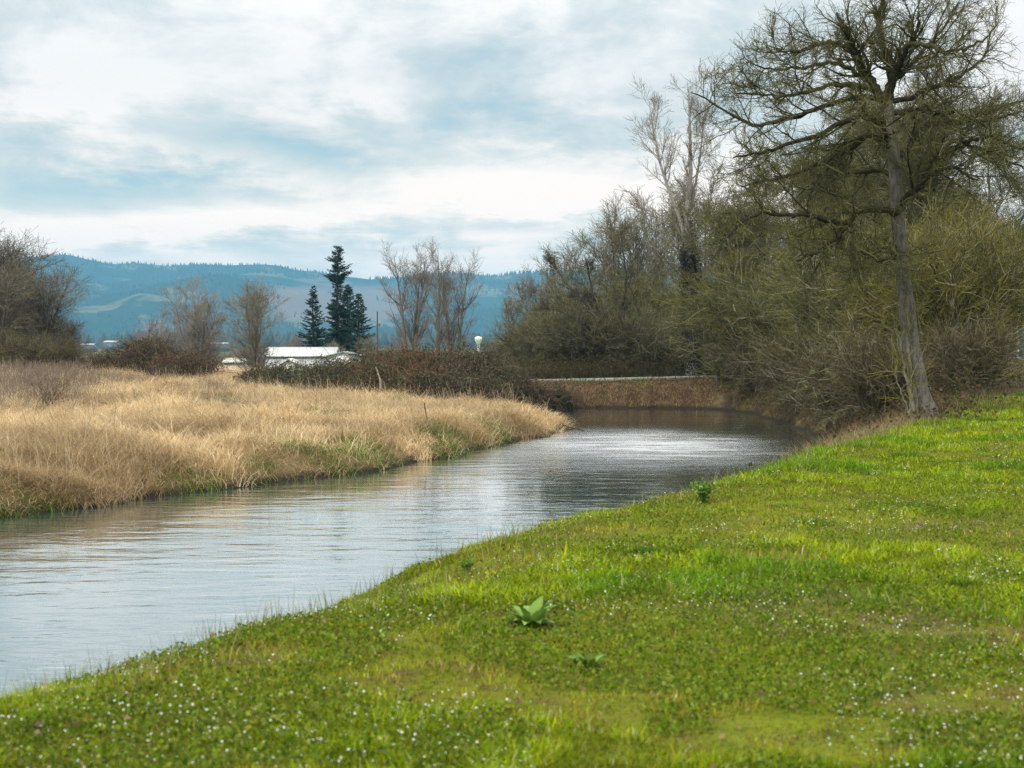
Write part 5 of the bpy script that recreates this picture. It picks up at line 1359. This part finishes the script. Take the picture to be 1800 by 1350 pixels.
# netting beside it
xN = at(1794, 92); zN = float(terrain(np.array([xN]), np.array([92.]))[0])
tn_ = thing('sports_netting', 'tall blue-green sports netting at the right edge beyond the path', 'netting', (xN, 92.3, zN))
mb = MB()
for k in range(34):
    tubes(mb, np.array([[(k * .22, k * .05, 0), (k * .22, k * .05, 5.6)]]), np.full((1, 2), .016), 4, np.array([[.03, .13, .13]]))
for k in range(26):
    tubes(mb, np.array([[(0, 0, k * .22), (7.26, 1.65, k * .22)]]), np.full((1, 2), .016), 4, np.array([[.03, .13, .13]]))
link('net', mb.mesh('net', M_PAINT), tn_)
for k in (0, 1, 2):
    mb = MB(); tubes(mb, np.array([[(.15 + k * 3.4, .1 + k * .77, -.3), (.15 + k * 3.4, .1 + k * .77, 5.7)]]), np.full((1, 2), .07), 8, np.array([[.05, .22, .22]])); link('post', mb.mesh('post', M_PAINT, True), tn_)
building('dugout', 'dark little hut with white trim behind the thicket at the right edge', 'hut', 1738, 1792, 104, 557, 566, 3, (.10, .10, .09), (.55, .57, .57), True, [(.45, .5, 1.0)])
# pale funnel-shaped tower far in the valley
xT = at(841, 900); zT = float(terrain(np.array([xT]), np.array([900.]))[0])
tt = thing('water_tower', 'small cream funnel-shaped tower far away above the bramble thicket', 'tower', (xT, 900, zT))
an = np.arange(14) * 2 * np.pi / 14
def lathe(prof, c):
    mb = MB(); V = np.array([[(r * math.cos(a), r * math.sin(a), z) for a in an] for r, z in prof]).reshape(-1, 3)
    i0 = np.arange(len(prof) - 1)[:, None] * 14 + np.arange(14)[None]; i1 = np.arange(len(prof) - 1)[:, None] * 14 + (np.arange(14)[None] + 1) % 14
    mb.add(V, np.stack([i0, i1, i1 + 14, i0 + 14], -1).reshape(-1, 4), c=c); return mb
link('stem', lathe([(1.0, 0), (.9, 4), (1.0, 4.4)], (.6, .6, .5)).mesh('stem', M_PAINT, True), tt)
link('bowl', lathe([(.9, 4.4), (2.2, 7), (2.4, 8.6), (1.6, 9.3), (.05, 9.6)], (.75, .74, .6)).mesh('bowl', M_PAINT, True), tt)

# grey-brown hedgerow and scrub on the valley floor behind the barn
rng = np.random.RandomState(701)
n = 420
hx_ = []; hy_ = []
d = rng.uniform(169, 330, n); tn = np.concatenate([rng.uniform(-.32, .04, n)])
x = tn * d; z = terrain(x, d) - .1
px_ = 900 + tn * F
hgt = rng.uniform(1.6, 3.6, n) * (1 + .25 * smooth(480, 560, px_) * smooth(800, 720, px_))
mb = MB()
ns = 9
sI = np.repeat(np.arange(n), ns); a = rng.uniform(0, 6.283, len(sI)); sp = hgt[sI] * rng.uniform(.15, .7, len(sI))
b = np.stack([x[sI] + rng.normal(size=len(sI)) * .4, d[sI] + rng.normal(size=len(sI)) * .4, z[sI]], 1); e = b + np.stack([np.cos(a) * sp, np.sin(a) * sp, hgt[sI] * rng.uniform(.6, 1.0, len(sI))], 1)
P = np.stack([b, b * .6 + e * .4 + [0, 0, .25], b * .25 + e * .75 + [0, 0, .2], e], 1); Rw = np.tile([[.05, .04, .028, .014]], (len(sI), 1))
HC = PALEG + BROWNT + GREYT
tubes(mb, P, Rw, 3, pal(rng, len(P), HC, .2))
q, qr = grow(rng, P, Rw, 9, .15, 1, (.5, 1.3), (.35, 1.0), 4, .15, .06, .6, .012, .3, True); tubes(mb, q, qr, 3, pal(rng, len(q), HC, .2))
q, qr = grow(rng, q, qr, 4, .2, 1, (.3, .8), (.35, 1.0), 3, .15, .05, .7, .010, .3, True); tubes(mb, q, qr, 3, pal(rng, len(q), HC, .2))
hg = link('hedgerow', mb.mesh('hedgerow', M_TWIG)); tag(hg, 'grey-brown leafless scrub and hedges on the valley floor behind the barn', 'scrub'); hg['kind'] = 'stuff'

def reg_base(n):
    a = rng.uniform(0, 6.283, n); r = .22 + np.abs(rng.normal(size=n)) * .5
    return B0[0] + r * np.cos(a) * 1.6 - .2, B0[1] + r * np.sin(a)
brush('trunk_fringe', 'dead grass and twigs gathered round the foot of the leaning trunk', 900, reg_base, [(.26, .19, .10), (.16, .12, .06), (.12, .14, .02), (.34, .27, .15)], (.06, .34), .007, 500, RED)

# undergrowth behind the path
def reg_back(n):
    return rng.uniform(-4, 14, n), 86.6 + np.abs(rng.normal(size=n)) * 2.2
brush('undergrowth', 'grey-brown undergrowth below the trees behind the causeway path', 12000, reg_back, [(.12, .10, .05), (.18, .15, .08), (.08, .06, .04), (.22, .19, .11), (.11, .115, .03)], (.6, 1.9), .022, 14000, DKG + RED)
# fallen leaves on the lawn
x, y, z, s = lawn_points(rng, 4200, 4.2, 40, .5)
fk = (fbm(x, y, .6, 131, 3) > .42) & (rng.rand(len(x)) < .7)
fp = np.stack([x, y, z + rng.uniform(.01, .04, len(x))], 1)[fk]
fl2 = link('fallen_leaves', leaf_cloud(rng, fp, (.015, .045), pal(rng, len(fp), [(.20, .12, .05), (.13, .075, .035), (.28, .2, .1), (.09, .055, .03)], .2), .1).mesh('fallen_leaves', M_LEAF))
tag(fl2, 'small brown fallen leaves scattered over the near lawn', 'leaves'); fl2['kind'] = 'stuff'
